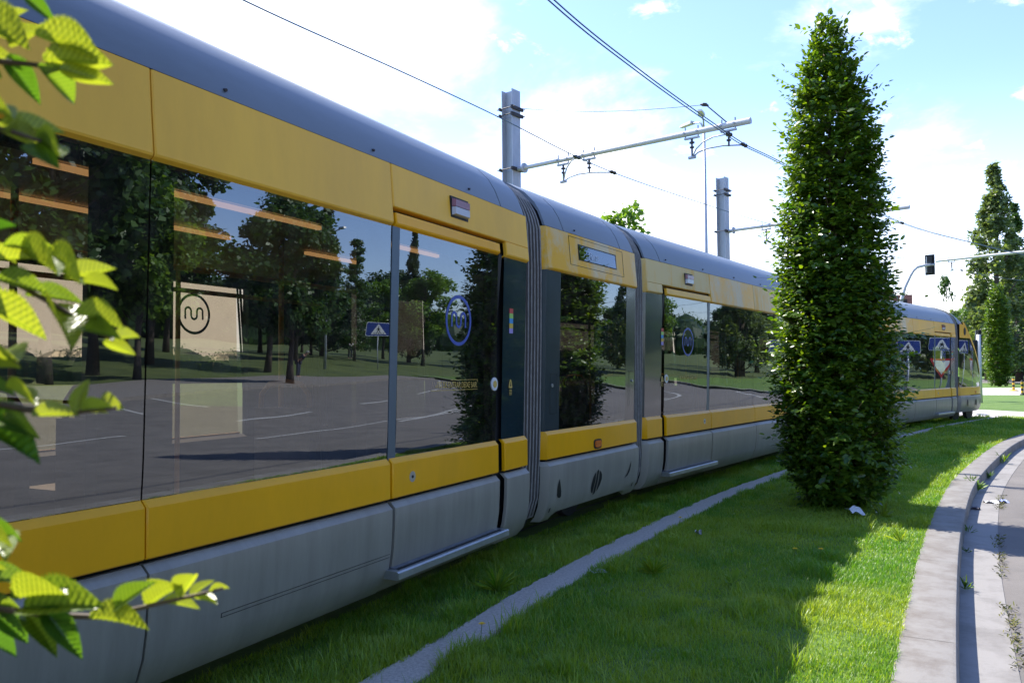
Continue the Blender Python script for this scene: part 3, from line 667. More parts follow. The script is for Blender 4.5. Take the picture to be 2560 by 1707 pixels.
def cab(fr):
    LC = 2.62
    def ins(s): return -.42 * max(0, (s - .5) / (LC - .5))**2.2
    def bul(u): return .42 * (1 - (2*u - 1)**2)          # nose bulge across the width
    def strip(prof, nm, m, smax):
        ss = [-.035, 0] + list(np.linspace(.3, 1, 7) * smax)
        for side in (1, -1):
            mb = MB(); mb.grid([[(mir(side, x + (ins(s) if s >= 0 else -.075)), s, z) for x, z in prof] for s in ss])
            smooth_edges(mb.build(nm, m, tram, fr), 30)
        mb = MB(); rows = []
        for k in range(15):
            u = k / 14; xa, xb = ins(smax), -WID - ins(smax)
            rows.append([((xa + x) * (1-u) + (xb - x) * u, smax + bul(u) + .0*x, z) for x, z in prof])
        mb.grid(rows); smooth_edges(mb.build(nm, m, tram, fr), 30)
    strip([(.013, .745), (.03, .70), (.03, .55), (.0, .38), (-.06, .28), (-.25, .26)], 'skirt_panel', M['skirt'], LC + .12)
    strip([(-.01, 1.0), (.012, .98), (.013, .77), (-.01, .76)], 'waist_panel', YD, LC)
    top = lambda z: .27 + (2.90 - z) / 1.9 * (LC - .27)      # nose line, s at height z
    for side in (1, -1):
        mb = MB(); zs = np.linspace(1.0, 2.41, 8)
        mb.grid([[(mir(side, xg(z) + ins(s)), s, z) for s in np.linspace(.0, top(z) - .12, 6)] for z in zs])
        mb.build('side_window', M['glass'], tram, fr, smooth=True)
        mb = MB(); zs = np.linspace(1.0, 2.86, 10)
        mb.grid([[(mir(side, xg(z) + .015 + ins(s)), s, z) for s in (top(z) - .13, top(z) - .06, top(z))] for z in zs])
        mb.build('windscreen_pillar', YD, tram, fr, smooth=True)
        mb = MB(); zs = np.linspace(2.41, 2.80, 4)
        mb.grid([[(mir(side, xg(z) + .012 + ins(s)), s, z) for s in np.linspace(0, top(z) - .125, 4)] for z in zs])
        mb.build('cantrail_panel', YD, tram, fr, smooth=True)
        mb = MB(); n = 14; mb.prism([(mir(side, .05), .36 + .07*math.cos(2*PI*k/n), 2.60 + .11*math.sin(2*PI*k/n)) for k in range(n)], (-.02*side, 0, 0)); mb.build('side_camera', M['dark'], tram, fr)
    mb = MB(); rows = []
    for z in np.linspace(1.0, 2.86, 8):
        s = top(z); xa, xb = xg(z) + .015 + ins(s), -WID - xg(z) - .015 - ins(s); f = (2.9 - z) / 1.9 * .8 + .2
        rows.append([(xa*(1-u) + xb*u, s + bul(u)*f, z) for u in np.linspace(0, 1, 13)])
    mb.grid(rows); mb.build('windscreen', M['glass'], tram, fr, smooth=True)
    mb = MB(); rows = []
    for s, dz in ((-.035, 0), (0, 0), (.08, -.02), (.18, -.10), (.30, -.28)):
        rows.append([(x, s + (0.2*(1-(2*((-x)/WID)-1)**2) if s > .25 else 0), 2.80 + (z - 2.80) * (1 + dz*1.6)) for x, z in ROOFP])
    mb.grid(rows); mb.build('roof_shell', M['roof'], tram, fr, smooth=True)
    mb = MB(); mb.box((-WID+.7, .6, .36), (-.7, 1.75, .95)); mb.build('driver_desk', M['frame'], tram, fr)
    mb = MB(); mb.box((-WID/2-.25, .6, .9), (-WID/2+.25, .75, 1.7)); mb.build('driver_seat', M['seat'], tram, fr)
    for y in (.5, 1.5):
        b = MB(); b.tube([(-.42, y, .26), (-.32, y, .26)], .26, 24); b.build('wheel', M['iron'], tram, fr)
        b = MB(); b.tube([(-WID+.32, y, .26), (-WID+.42, y, .26)], .26, 24); b.build('wheel', M['iron'], tram, fr)
    def slot(pts):
        b = MB(); b.add([(.034 + ins(s), s, z) for s, z in pts], [tuple(range(len(pts)))]); b.build('vent', M['black'], tram, fr)
    for s in (.45, 1.15, 1.75): slot([(s + .06*math.cos(k)*(1.6 if s == 1.15 else .7), .54 + .10*math.sin(k)) for k in np.linspace(0, 2*PI, 14)[:-1]])
    b = MB(); b.box((ins(1.2) + .005, 1.13, .80), (ins(1.2) + .022, 1.25, .87)); b.build('turn_signal', M['orange'], tram, fr)
cab(F6)

# ------------------------------------------------------------------ ground, track, kerb, road
KIN = spline([(-.3,-60),(-.3,-20),(-.28,-4),(-.24,1),(-.141,4.35),(-.053,6.47),(.052,8.37),(.209,10.38),(.40,12.3),(.86,15.47),(1.566,19.42),(2.25,22.15),(4.2,28),(8,35),(16,43),(40,55),(200,80)], 10)
KOUT = offset(KIN, .29); GUT = offset(KIN, .575)
EDG = spline([(-2.34,-60),(-2.34,0),(-2.33,4),(-2.35,5.5),(-2.27,7.5),(-2.08,10),(-1.72,12.5),(-1.10,16),(-.30,20),(.75,24.5),(2.2,29)], 12)
def sheet(name, left, right, z, m, kind='structure'):
    mb = MB(); mb.grid([[(a[0], a[1], z) for a in left], [(b[0], b[1], z) for b in right]])
    return tag(mb.build(name, m), kind=kind)
g = MB(); g.poly([(-700,-700,-.16),(700,-700,-.16),(700,900,-.16),(-700,900,-.16)]); tag(g.build('ground', M['turf']), kind='structure')
far = [(-600, y) for y in KIN[:, 1]]; far = np.array(far); far[-1] = (-600, 700)
lw = MB(); lw.grid([[(-600, p[1] if i < len(KIN)-1 else 700, 0) for i, p in enumerate(KIN)], [(-30, p[1] if i < len(KIN)-1 else 700, 0) for i, p in enumerate(KIN)], [(p[0] if i < len(KIN)-1 else 600, p[1] if i < len(KIN)-1 else 700, 0) for i, p in enumerate(KIN)]])
tag(lw.build('lawn', M['soil']), kind='structure')
rd = MB(); rd.grid([[(p[0], p[1], -.13) for p in GUT], [(q[0], q[1], -.13) for q in offset(KIN, 24)]]); tag(rd.build('road', M['asphalt']), kind='structure')
sheet('gutter', KOUT, GUT, -.126, M['gutter'])
kb = MB(); rows = []
for a, b in zip(KIN, KOUT):
    a = np.array(a[:2]); d = (b - a); ln = np.linalg.norm(d); d /= ln; f = lambda t, z: (*(a + d*t), z)
    rows.append([f(0, -.15), f(0, .006), f(.008, .012), f(ln-.03, .012), f(ln-.010, .006), f(ln-.001, -.008), f(ln+.005, -.15)])
kb.grid(rows); smooth_edges(tag(kb.build('kerb', M['concrete']), kind='structure'), 30)
# joints between the kerb stones
jb = MB()
cum = np.concatenate([[0], np.cumsum(np.linalg.norm(np.diff(KIN, axis=0), axis=1))])
for s in np.arange(60.9, 86, 2.1):
    i = np.searchsorted(cum, s) ; t = (s - cum[i-1]) / (cum[i] - cum[i-1]); a = KIN[i-1]*(1-t) + KIN[i]*t; b = KOUT[i-1]*(1-t) + KOUT[i]*t
    dv = unit((KIN[i]-KIN[i-1])[None])[0] * .0018
    jb.poly([(*(a-dv), .0145), (*(b-dv), .0145), (*(b+dv), .0145), (*(a+dv), .0145)])
tag(jb.build('kerb_joints', pmat('joint_dirt', (.08, .07, .055), .95)), kind='structure')
eb = MB(); rows = []; rg = np.random.default_rng(3)
EP = np.array([EDG[0]] + [p for p in spline([tuple(p) for p in EDG[4:]], 10)])
Lw = .128 + .006*np.convolve(rg.standard_normal(len(EP)+8), np.ones(5)/2.2, 'same')[4:-4]; Rw = .122 + .006*np.convolve(rg.standard_normal(len(EP)+8), np.ones(5)/2.2, 'same')[4:-4]
for i, p in enumerate(EP):
    T = unit((EP[min(i+1, len(EP)-1)] - EP[max(i-1, 0)])[None])[0]; n = np.array([T[1], -T[0]]); a = p - n*Lw[i]; b = p + n*Rw[i]
    rows.append([(*a, -.02), (*a, .012), (*p, .018), (*b, .012), (*b, -.02)])
eb.grid(rows); tag(eb.build('concrete_edging', M['strip']), kind='structure')

# track rails sunk in the grass
CTR = spline([(-4.16,-60),(-4.16,3),(-4.05,8.5),(-3.35,14.5),(-2.0,20.5),(-.25,26),(2.3,31.5),(6,37),(13,44),(30,55),(80,72)], 12)
for off in (-.72, .72, -3.0-.72, -3.0+.72):
    q = offset(CTR, off); mb = MB(); q1 = offset(np.c_[q], .03); mb.grid([[(*a, .012) for a in q], [(*a, .012) for a in q1]])
    mb.build('rail', M['iron'])
for o in [o for o in bpy.data.objects if o.name.startswith('rail')]: tag(o, kind='structure')
# paving beyond the tram
def flat(name, pts, z, m): mb = MB(); mb.poly([(x, y, z) for x, y in pts]); return tag(mb.build(name, m), kind='structure')
flat('path', [(.6,30.4),(1.68,29.6),(2.9,28.6),(4.4,27.4),(5.6,31.2),(3.39,33.2),(2.3,34.5),(1.0,35.6)], .006, M['paving'])
flat('path_line', [(2.63,30.5),(3.13,30.0),(4.2,29.2),(5.0,31.6),(3.4,33.1),(3.1,32.0)], .010, M['white_line'])
flat('side_road', [(-40,62),(3.74,54),(5.57,54.2),(14,55),(14,76),(5,74.2),(-40,84)], .005, M['paving'])
flat('side_road_line', [(-10,62.6),(14,62.9),(14,56),(-10,56.5)], .009, M['white_line'])
flat('far_road', [(-60,104),(60,104),(60,132),(-60,132)], .005, M['asphalt'])
flat('far_road_kerb', [(-60,100.5),(60,100.5),(60,104),(-60,104)], .008, M['concrete'])
mm = MB(); mm.poly([(-600,29.5,.003),(0.3,29.5,.003),(5.5,31.4,.003),(12,39.2,.003),(20,45.5,.003),(40,54,.003),(40,300,.003),(-600,300,.003)]); tag(mm.build('meadow', M['turf']), kind='structure')
mm = MB(); mm.poly([(-600,-50,.003),(-8.5,-50,.003),(-8.5,20,.003),(-5,29.5,.003),(-600,29.5,.003)]); tag(mm.build('verge', pmat('rough_verge', (.045, .06, .014), .95, col2=(.085, .09, .025), vscale=2, bump=.6, bscale=25)), kind='structure')  # lawn colour darkened so it looks dim through the carriage windows

# land across the road (seen mirrored in the windows): paved island, hillside lawn
def hill_z(x, y):
    d = max(0, math.hypot(max(0, x - 22), 0)); return -.10 + 2.6 * (1 - math.exp(-(d/34)**1.6)) + .25*math.sin(x*.11 + y*.07) * min(1, d/12)
hb = MB(); xs = list(np.linspace(23.3, 60, 22)) + [80, 110, 160, 260]; ys = list(np.linspace(-60, 130, 60))
hb.grid([[(x - .0*y, y, hill_z(x, y)) for y in ys] for x in xs]); smooth_edges(tag(hb.build('hillside', pmat('shaded_slope_turf', (.05, .075, .016), .95, col2=(.10, .13, .03), vscale=.5, bump=.6, bscale=25)), kind='structure'), 60)  # darker olive turf: the shade of the slope trees is in its colour
isl = spline([(15.6,15),(17.2,21.2),(20,30),(22.5,40),(23,46)], 6)
pm = MB(); pm.grid([[(*p, -.02) for p in isl], [(p[0] + 6.5, p[1] - 1.0, -.02) for p in isl]]); pm.grid([[(*p, -.13) for p in isl], [(*p, -.02) for p in isl]]); tag(pm.build('pavement', pmat('grey_setts', (.20, .18, .165), .95, var=.2, vscale=6)), kind='structure')
def line(name, a, b, w_, z=-.1255):
    a = np.array(a); b = np.array(b); t = unit((b-a)[None])[0]; n = np.array([-t[1], t[0]]) * w_/2
    mb = MB(); mb.poly([(*(a-n), z), (*(b-n), z), (*(b+n), z), (*(a+n), z)]); return tag(mb.build(name, M['white_line']), kind='structure')
for i, (a, b) in enumerate([((8.3,13.9),(9.5,17.8)), ((10.6,21.5),(12,25.5)), ((7.4,10.2),(7.0,6.4)), ((13.2,29),(15,33.5)), ((11.8,14.2),(16,15.9)), ((12,16.5),(16.5,18.2)), ((15.2,12),(17.6,21.0)), ((5.2,16),(9.5,28)), ((6.5,30),(12,38)), ((17,37),(22,45))]):
    line('lane_line', a, b, .14)
pts = offset(KIN, 4.6); lb = MB(); sel = [i for i in range(len(pts)) if 11 < pts[i][1] < 40]; q = offset(pts[sel], .13); lb.grid([[(*pts[i], -.1257) for i in sel], [(*p, -.1257) for p in q]]); tag(lb.build('lane_line', M['white_line']), kind='structure')

# ------------------------------------------------------------------ grass blades
def in_edging(x, y):
    ex = np.interp(y, EDG[:, 1], EDG[:, 0]); return x - ex
def kin_x(y): return np.interp(y, KIN[:, 1], KIN[:, 0])
def vnoise(x, y, s, seed=0):
    r = np.random.default_rng(seed).random((64, 64)); xi = x*s; yi = y*s; x0 = np.floor(xi).astype(int); y0 = np.floor(yi).astype(int); fx = xi-x0; fy = yi-y0
    fx = fx*fx*(3-2*fx); fy = fy*fy*(3-2*fy); R = lambda a, b: r[a % 64, b % 64]
    return (R(x0, y0)*(1-fx)+R(x0+1, y0)*fx)*(1-fy) + (R(x0, y0+1)*(1-fx)+R(x0+1, y0+1)*fx)*fy
BL_T = np.array([(0,-.5,0),(0,.5,0),(.45,-.42,.02),(.45,.42,.02),(.8,-.22,.12),(.8,.22,.12),(1,0,.26)])
BL_F4 = np.array([(0,1,3,2),(2,3,5,4)]); BL_F3 = np.array([(4,5,6)])
def blades(n, x0, x1, y0, y1, h, wd, seed, ctrl=None):
    r = np.random.default_rng(seed); y = r.uniform(y0, y1, n); lo = np.interp(y, EDG[:, 1], EDG[:, 0]) + x0; hi = kin_x(y) + x1
    x = lo + (hi - lo) * r.random(n)
    clump = .55*vnoise(x, y, 2.2, 1) + .45*vnoise(x, y, 7, 2); ed = in_edging(x, y)
    keep = (np.abs(ed + .0 + .05*(vnoise(x, y, 5, 4)-.5)) > .118 + .06*(vnoise(x, y, 7, 5)-.5)) & (r.random(n) < .35 + .9*clump)
    x, y, clump = x[keep], y[keep], clump[keep]; n = len(x)
    near_e = np.exp(-np.abs(np.abs(in_edging(x, y)) - .2)/.12)
    tall = np.clip((vnoise(x, y, 1.6, 8) - .60)*8, 0, 1) * np.clip((vnoise(x, y, 5, 9) - .35)*2, 0, 1) * 1.6
    H = h * (.45 + .8*clump + 1.0*tall + .35*near_e) * r.uniform(.6, 1.35, n)
    az = r.uniform(0, 2*PI, n); lean = r.uniform(.05, .75, n)
    ax = np.stack([np.cos(az)*lean, np.sin(az)*lean, np.ones(n)], 1); nr = np.stack([np.cos(az), np.sin(az), -lean*.3], 1) * 1.0
    tone = np.clip(.75*(vnoise(x, y, .9, 11) - .5) + .5*(vnoise(x, y, 4, 12) - .5) + .45*r.random(n)**1.4 + .12, 0, 1); tone[r.random(n) < .05] = 1.
    V = scatter(BL_T, np.stack([x, y, np.zeros(n)], 1), ax, nr, H, wd*r.uniform(.6, 1.3, n))
    return V, np.repeat(tone, 7), n
def tufts(nc, seed):
    r = np.random.default_rng(seed); cy_ = 2.6 + 14*r.random(nc)**1.5; e = np.interp(cy_, EDG[:, 1], EDG[:, 0])
    side_ = r.random(nc); cx_ = np.where(side_ < .35, e - r.uniform(.2, .5, nc), np.where(side_ < .68, e + r.uniform(.17, .42, nc), e + r.uniform(.3, 1.9, nc))); cx_ = np.minimum(cx_, kin_x(cy_) - .05)
    k = 46; x = np.repeat(cx_, k) + r.normal(0, .045, nc*k); y = np.repeat(cy_, k) + r.normal(0, .06, nc*k); n = nc*k
    H = np.repeat(r.uniform(.07, .16, nc), k) * r.uniform(.5, 1.25, n); az = r.uniform(0, 2*PI, n); lean = r.uniform(.1, .8, n)
    ax = np.stack([np.cos(az)*lean, np.sin(az)*lean, np.ones(n)], 1); nr = np.stack([np.cos(az), np.sin(az), -lean*.3], 1)
    V = scatter(BL_T, np.stack([x, y, np.zeros(n)], 1), ax, nr, H, .0052*r.uniform(.6, 1.3, n)); return V, np.repeat(np.clip(r.normal(.5, .2, n), 0, 1), 7), n
def grass(name, specs):
    Vs, Ts, n = [], [], 0
    for sp_ in specs + [None]:
        V, t, k = blades(*sp_) if sp_ else tufts(150, 77); Vs.append(V); Ts.append(t); n += k
    o = np_mesh(name, np.concatenate(Vs), [rep(BL_F4, n, 7), rep(BL_F3, n, 7)], M['grass'], colors=np.concatenate(Ts)); return tag(o, 'short uneven lawn grass growing along the tram track', 'grass', kind='stuff')
grass('grass', [(170000, -.9, .015, 2.4, 7, .040, .0042, 21), (130000, -.9, .015, 7, 12, .042, .0055, 22), (80000, -.9, .015, 12, 20, .055, .008, 23), (40000, -1.1, .02, 20, 29.5, .06, .013, 24)])

# ------------------------------------------------------------------ trees
def trunk_mesh(h, r0, r1, n=7, wob=.03, seed=1):
    rr_ = random.Random(seed); mb = MB(); pts = []; rs = []
    for i in range(n):
        t = i/(n-1); pts.append((rr_.uniform(-wob, wob)*t, rr_.uniform(-wob, wob)*t, h*t - .05)); rs.append((r0*(1-t) + r1*t) * (1.35 if i == 0 else 1))
    mb.tube(pts, rs, 10); return mb, pts
def limb(mb, a, b, r0, r1, rr_):
    a = Vector(a); b = Vector(b); m_ = (a+b)/2 + Vector((rr_.uniform(-.05, .05), rr_.uniform(-.05, .05), -.08*(b-a).length)); mb.tube([a, m_, b], [r0, (r0+r1)/2, r1], 6)

def hornbeam_crown(seed, prof, nshoot, lean=(0, 0), keep=None, lsize=.062):
    r = np.random.default_rng(seed); zs = np.array([p[0] for p in prof]); Rs = np.array([p[1] for p in prof])
    zz_ = np.linspace(zs[0], zs[-1], 400); pdf = np.interp(zz_, zs, Rs) + .06; cdf = np.cumsum(pdf); cdf /= cdf[-1]
    z = np.interp(r.random(nshoot), cdf, zz_); R = np.interp(z, zs, Rs); az = r.uniform(0, 2*PI, nshoot)
    # lumpy outline: radius varies with direction and height
    R = R * (.90 + .22*(vnoise(az*1.6+7, z*1.7, 1.0, seed) - .5) + .18*(vnoise(az*4+3, z*4, 1.0, seed+1) - .5)) + .015
    rb = R * np.where(r.random(nshoot) < .3, r.uniform(.0, .55, nshoot), r.uniform(.35, .72, nshoot)); tip = R * r.uniform(.86, 1.06, nshoot)
    long_ = r.random(nshoot) < .07; tip = tip + long_ * r.uniform(.04, .30, nshoot)
    up = np.where(z > zs[-1] - .9, r.uniform(.6, 2.2, nshoot), r.uniform(.02, .55, nshoot)); tip = tip + (z > zs[-1] - .9) * r.uniform(0, .10, nshoot)
    out = np.stack([np.cos(az), np.sin(az), np.zeros(nshoot)], 1)
    ax = unit(out + np.array([0, 0, 1.])[None]*up[:, None] + r.normal(0, .22, (nshoot, 3)))
    base = np.stack([np.cos(az)*rb, np.sin(az)*rb, z - up*(tip-rb)*.6], 1); ln = np.maximum(.10, (tip - rb))
    P, A, Nn, Ls = [], [], [], []
    k = 16; side = unit(np.cross(ax, np.array([0, 0, 1.])[None] + r.normal(0, .2, (nshoot, 3))))
    for j in range(k):
        t = (j + .6) / k; m_ = (j * .032 < ln) | (t < .0)
        tt = np.minimum(1, (j + .4) * .032 / ln); m_ = (j + .4)*.032 <= ln + .015
        droop = np.array([0, 0, -.10])[None] * (tt**2 * ln)[:, None]
        p = base + ax * (ln * tt)[:, None] + droop
        s = 1 if j % 2 else -1
        la = unit(ax*.65 + side*s*.9 + np.array([0, 0, -.28])[None] + r.normal(0, .28, (nshoot, 3)))
        ln_ = unit(np.cross(la, np.cross(np.array([0, 0, 1.])[None] + out*.55 + r.normal(0, .38, (nshoot, 3)), la)))
        P.append(p[m_]); A.append(la[m_]); Nn.append(ln_[m_]); Ls.append((lsize * r.uniform(.65, 1.25, nshoot) * (1 - .35*tt*(tt > .85)))[m_])
    tipm = np.ones(nshoot, bool); P.append(base + ax*ln[:, None]); A.append(unit(ax + r.normal(0, .2, (nshoot, 3)))); Nn.append(unit(np.array([0, 0, 1.])[None] + out*.4 + r.normal(0, .4, (nshoot, 3)))); Ls.append(lsize*r.uniform(.5, .9, nshoot))
    P, A, Nn, Ls = map(np.concatenate, (P, A, Nn, Ls))
    if keep is not None:
        m_ = keep(P); P, A, Nn, Ls = P[m_], A[m_], Nn[m_], Ls[m_]
    tw = MB()
    return P, A, Nn, Ls, (base, base + ax*ln[:, None], ln)

def hornbeam(name, loc, seed, prof, nshoot, label, keep=None, group=None, trunk_h=5.2, lsize=.062):
    t = empty(name, loc, label, 'tree', group); rr_ = random.Random(seed)
    mb, pts = trunk_mesh(trunk_h, .062, .012, 9, .04, seed); mb.build('trunk', M['bark'], t, smooth=True)
    P, A, Nn, Ls, (b0, b1, ln) = hornbeam_crown(seed, prof, nshoot, keep=keep, lsize=lsize)
    leaves('crown', P, A, Nn, Ls, Ls*.60, M['leaf'], t)
    br = MB(); zs = [p[0] for p in prof]; Rs = [p[1] for p in prof]
    for i in range(46):
        z = rr_.uniform(.25, trunk_h*.92); a = rr_.uniform(0, 2*PI); R = np.interp(z, zs, Rs)*.75
        e = Vector((math.cos(a)*R, math.sin(a)*R, z + R*.7))
        if keep is not None and not keep(np.array([e]))[0]: continue
        limb(br, (0, 0, z), e, .014, .004, rr_)
    idx = np.argsort(-ln)[:700]
    for i in idx:
        if keep is not None and not keep(b1[i:i+1])[0]: continue
        br.tube([b0[i], b1[i]], [.003, .0012], 3, False)
    br.build('branches', M['twig'], t)
    return t
PROF = [(.06,.34),(.22,.52),(.55,.69),(1.2,.73),(2.0,.70),(2.75,.665),(3.3,.62),(3.85,.555),(4.25,.49),(4.68,.40),(4.98,.30),(5.3,.18),(5.56,.05)]
hornbeam('columnar_hornbeam', (-.79, 9.72, 0), 5, PROF, 4400, 'tall dense columnar hornbeam standing on the lawn in front of the tram', lsize=.084)

# nearest tree of the row, just left of the camera: its leaf sprays reach into the picture
NT = np.array([-.88, -.42, 0])
def keep_near(P):
    q = P + NT - np.array([0, 0, 1.5112]); c = q @ CR      # camera coordinates
    x, y, z = c[:, 0], c[:, 1], -c[:, 2]
    infr = (z > .02) & (x / np.maximum(z, .02) > -1280/2014.56 - .10)
    return ~infr & (np.linalg.norm(q, axis=1) > .22)
near_tree = hornbeam('columnar_hornbeam', tuple(NT), 11, PROF, 2200, 'nearest hornbeam with bright serrated leaf sprays reaching in from the left edge', keep=keep_near)
# detailed leaves
def near_leaf_template(nu=15, nv=9):
    V = []; UV = []; F = []
    for i in range(nu):
        u = i/(nu-1); wv = (math.sin(PI * u**.80))**.85 * (1.06 - .22*u) * .5 if 0 < u < 1 else 0
        if 0 < i < nu-1: wv *= 1 + .085*(1 if i % 2 else -1)
        for j in range(nv):
            v = 2*j/(nv-1) - 1; fold = .24*abs(v)*wv*2
            ple = .017*math.cos(2*PI*11*(u - .42*abs(v)*wv))
            V.append((u - (.02*abs(v) if i % 2 else 0), v*wv, fold + ple*(1-abs(v)**4) - .10*u*u)); UV.append((u, v*wv))
    for i in range(nu-1):
        for j in range(nv-1): a = i*nv+j; F.append((a, a+1, a+nv+1, a+nv))
    return np.array(V), np.array(UV), np.array(F)
NLV, NLU, NLF = near_leaf_template(45, 11)
S_ = 2560/2352
clusters = [
 (.56, [(-80,135),(60,147),(130,155),(205,165)], [((-90,40),(90,108),.25),((55,-10),(128,52),-.9),((78,80),(245,128),.5),((98,138),(268,142),.85),((135,158),(262,192),.95),((85,150),(182,240),-.5),((8,128),(95,238),-.7),((-45,115),(50,150),.6),((-70,150),(12,178),.4),((-30,60),(60,20),.3),((20,100),(100,60),.5)]),
 (.50, [(-70,285),(20,300),(95,325)], [((-50,245),(42,262),.5),((-5,292),(152,300),.75),((10,300),(100,338),.6),((78,322),(152,352),.3),((88,330),(128,378),-.4)]),
 (.57, [(-70,600),(60,662),(150,715),(215,755),(262,782)], [((-40,545),(28,512),-.3),((8,565),(132,568),-.6),((-30,600),(100,585),.4),((-10,640),(112,668),-.2),((40,575),(150,620),.5),((95,605),(205,642),.7),((150,640),(262,612),.8),((190,648),(277,660),.3),((58,680),(196,690),-.1),((-60,690),(112,772),.75),((108,700),(176,790),.8),((172,718),(294,748),.8),((196,756),(272,770),-.8),((238,785),(312,812),.75),((262,782),(316,768),.6),((-60,560),(40,600),.1),((-80,640),(20,700),-.3)]),
 (.53, [(-70,915),(60,940),(170,946),(235,940),(268,936)], [((-20,845),(52,838),.5),((-30,828),(48,808),.4),((-60,880),(42,905),-.4),((12,890),(92,922),.8),((72,955),(186,948),.75),((172,948),(203,868),.9),((186,942),(262,928),.6),((200,948),(250,945),.3),((-80,960),(92,1045),-.35),((0,965),(86,1000),-.2),((225,940),(278,932),.7)]),
 (.55, [(-70,1195),(20,1225)], [((-60,1205),(52,1238),-.2),((-40,1230),(40,1248),.7),((-40,1240),(20,1270),.6)]),
 (.60, [(-90,1385),(110,1412),(235,1416),(365,1385),(450,1366),(512,1350)], [((-70,1330),(85,1330),-.4),((30,1375),(160,1345),.5),((55,1395),(232,1382),-.5),((95,1395),(192,1512),-.6),((-30,1395),(70,1475),-.7),((-70,1465),(52,1500),-.3),((205,1418),(352,1432),.75),((265,1400),(352,1332),-.1),((338,1396),(418,1328),.85),((413,1372),(446,1308),.2),((372,1384),(462,1392),.8),((436,1372),(492,1328),.7),((446,1374),(502,1380),.7),((480,1358),(526,1346),.5),((-80,1400),(60,1395),-.5),((60,1410),(130,1500),-.6),((-60,1310),(20,1300),.2)]),
]
rr_ = random.Random(4)
for dep, stem, lv in clusters:
    pos = []; ax = []; nr = []; Ls = []; Ws = []; tn = []
    SP = [Vector(at(x*S_, y*S_, dep)) for x, y in stem]
    rt = Vector((NT[0]+.1, NT[1]+.15, SP[0].z - .25)); br = MB(); br.tube([p - Vector(NT) for p in [rt, (rt+SP[0])/2 + Vector((0, 0, .03))] + SP], [.006, .004] + list(np.linspace(.0026, .0010, len(SP))), 6)
    bo = br.build('branch', M['twig'], near_tree, smooth=True)
    for (bx, by), (tx_, ty), fac_ in lv:
        b = at(bx*S_, by*S_, dep + rr_.uniform(-.015, .015)); t_ = at(tx_*S_, ty*S_, dep + rr_.uniform(-.03, .03)); d = t_ - b; ln = np.linalg.norm(d)
        # fac>0: underside towards the camera with sun behind; fac<0: upper face towards us; backlight is also put into the tone
        view = unit((np.array([0, 0, 1.5112]) - b)[None])[0]; up = np.array([0, 0, 1.])
        sn = np.array(TO_SUN); th = abs(fac_)
        n_ = sn*(.75) - view*th*.55 if fac_ > 0 else up*.45 + view*(.9*th + .3)
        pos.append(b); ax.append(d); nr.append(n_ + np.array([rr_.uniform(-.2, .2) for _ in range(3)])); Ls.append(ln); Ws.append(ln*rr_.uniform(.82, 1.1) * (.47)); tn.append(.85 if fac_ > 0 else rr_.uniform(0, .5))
    n = len(pos); pos = np.array(pos) - NT
    V = scatter(NLV, pos, np.array(ax), np.array(nr), np.array(Ls), np.array(Ws)); k = len(NLV)
    fo = np_mesh('foliage', V, [rep(NLF, n, k)], M['leaf_near'], bo, uv=np.tile(NLU, (n, 1)), smooth=True, colors=np.repeat(np.array(tn), k))

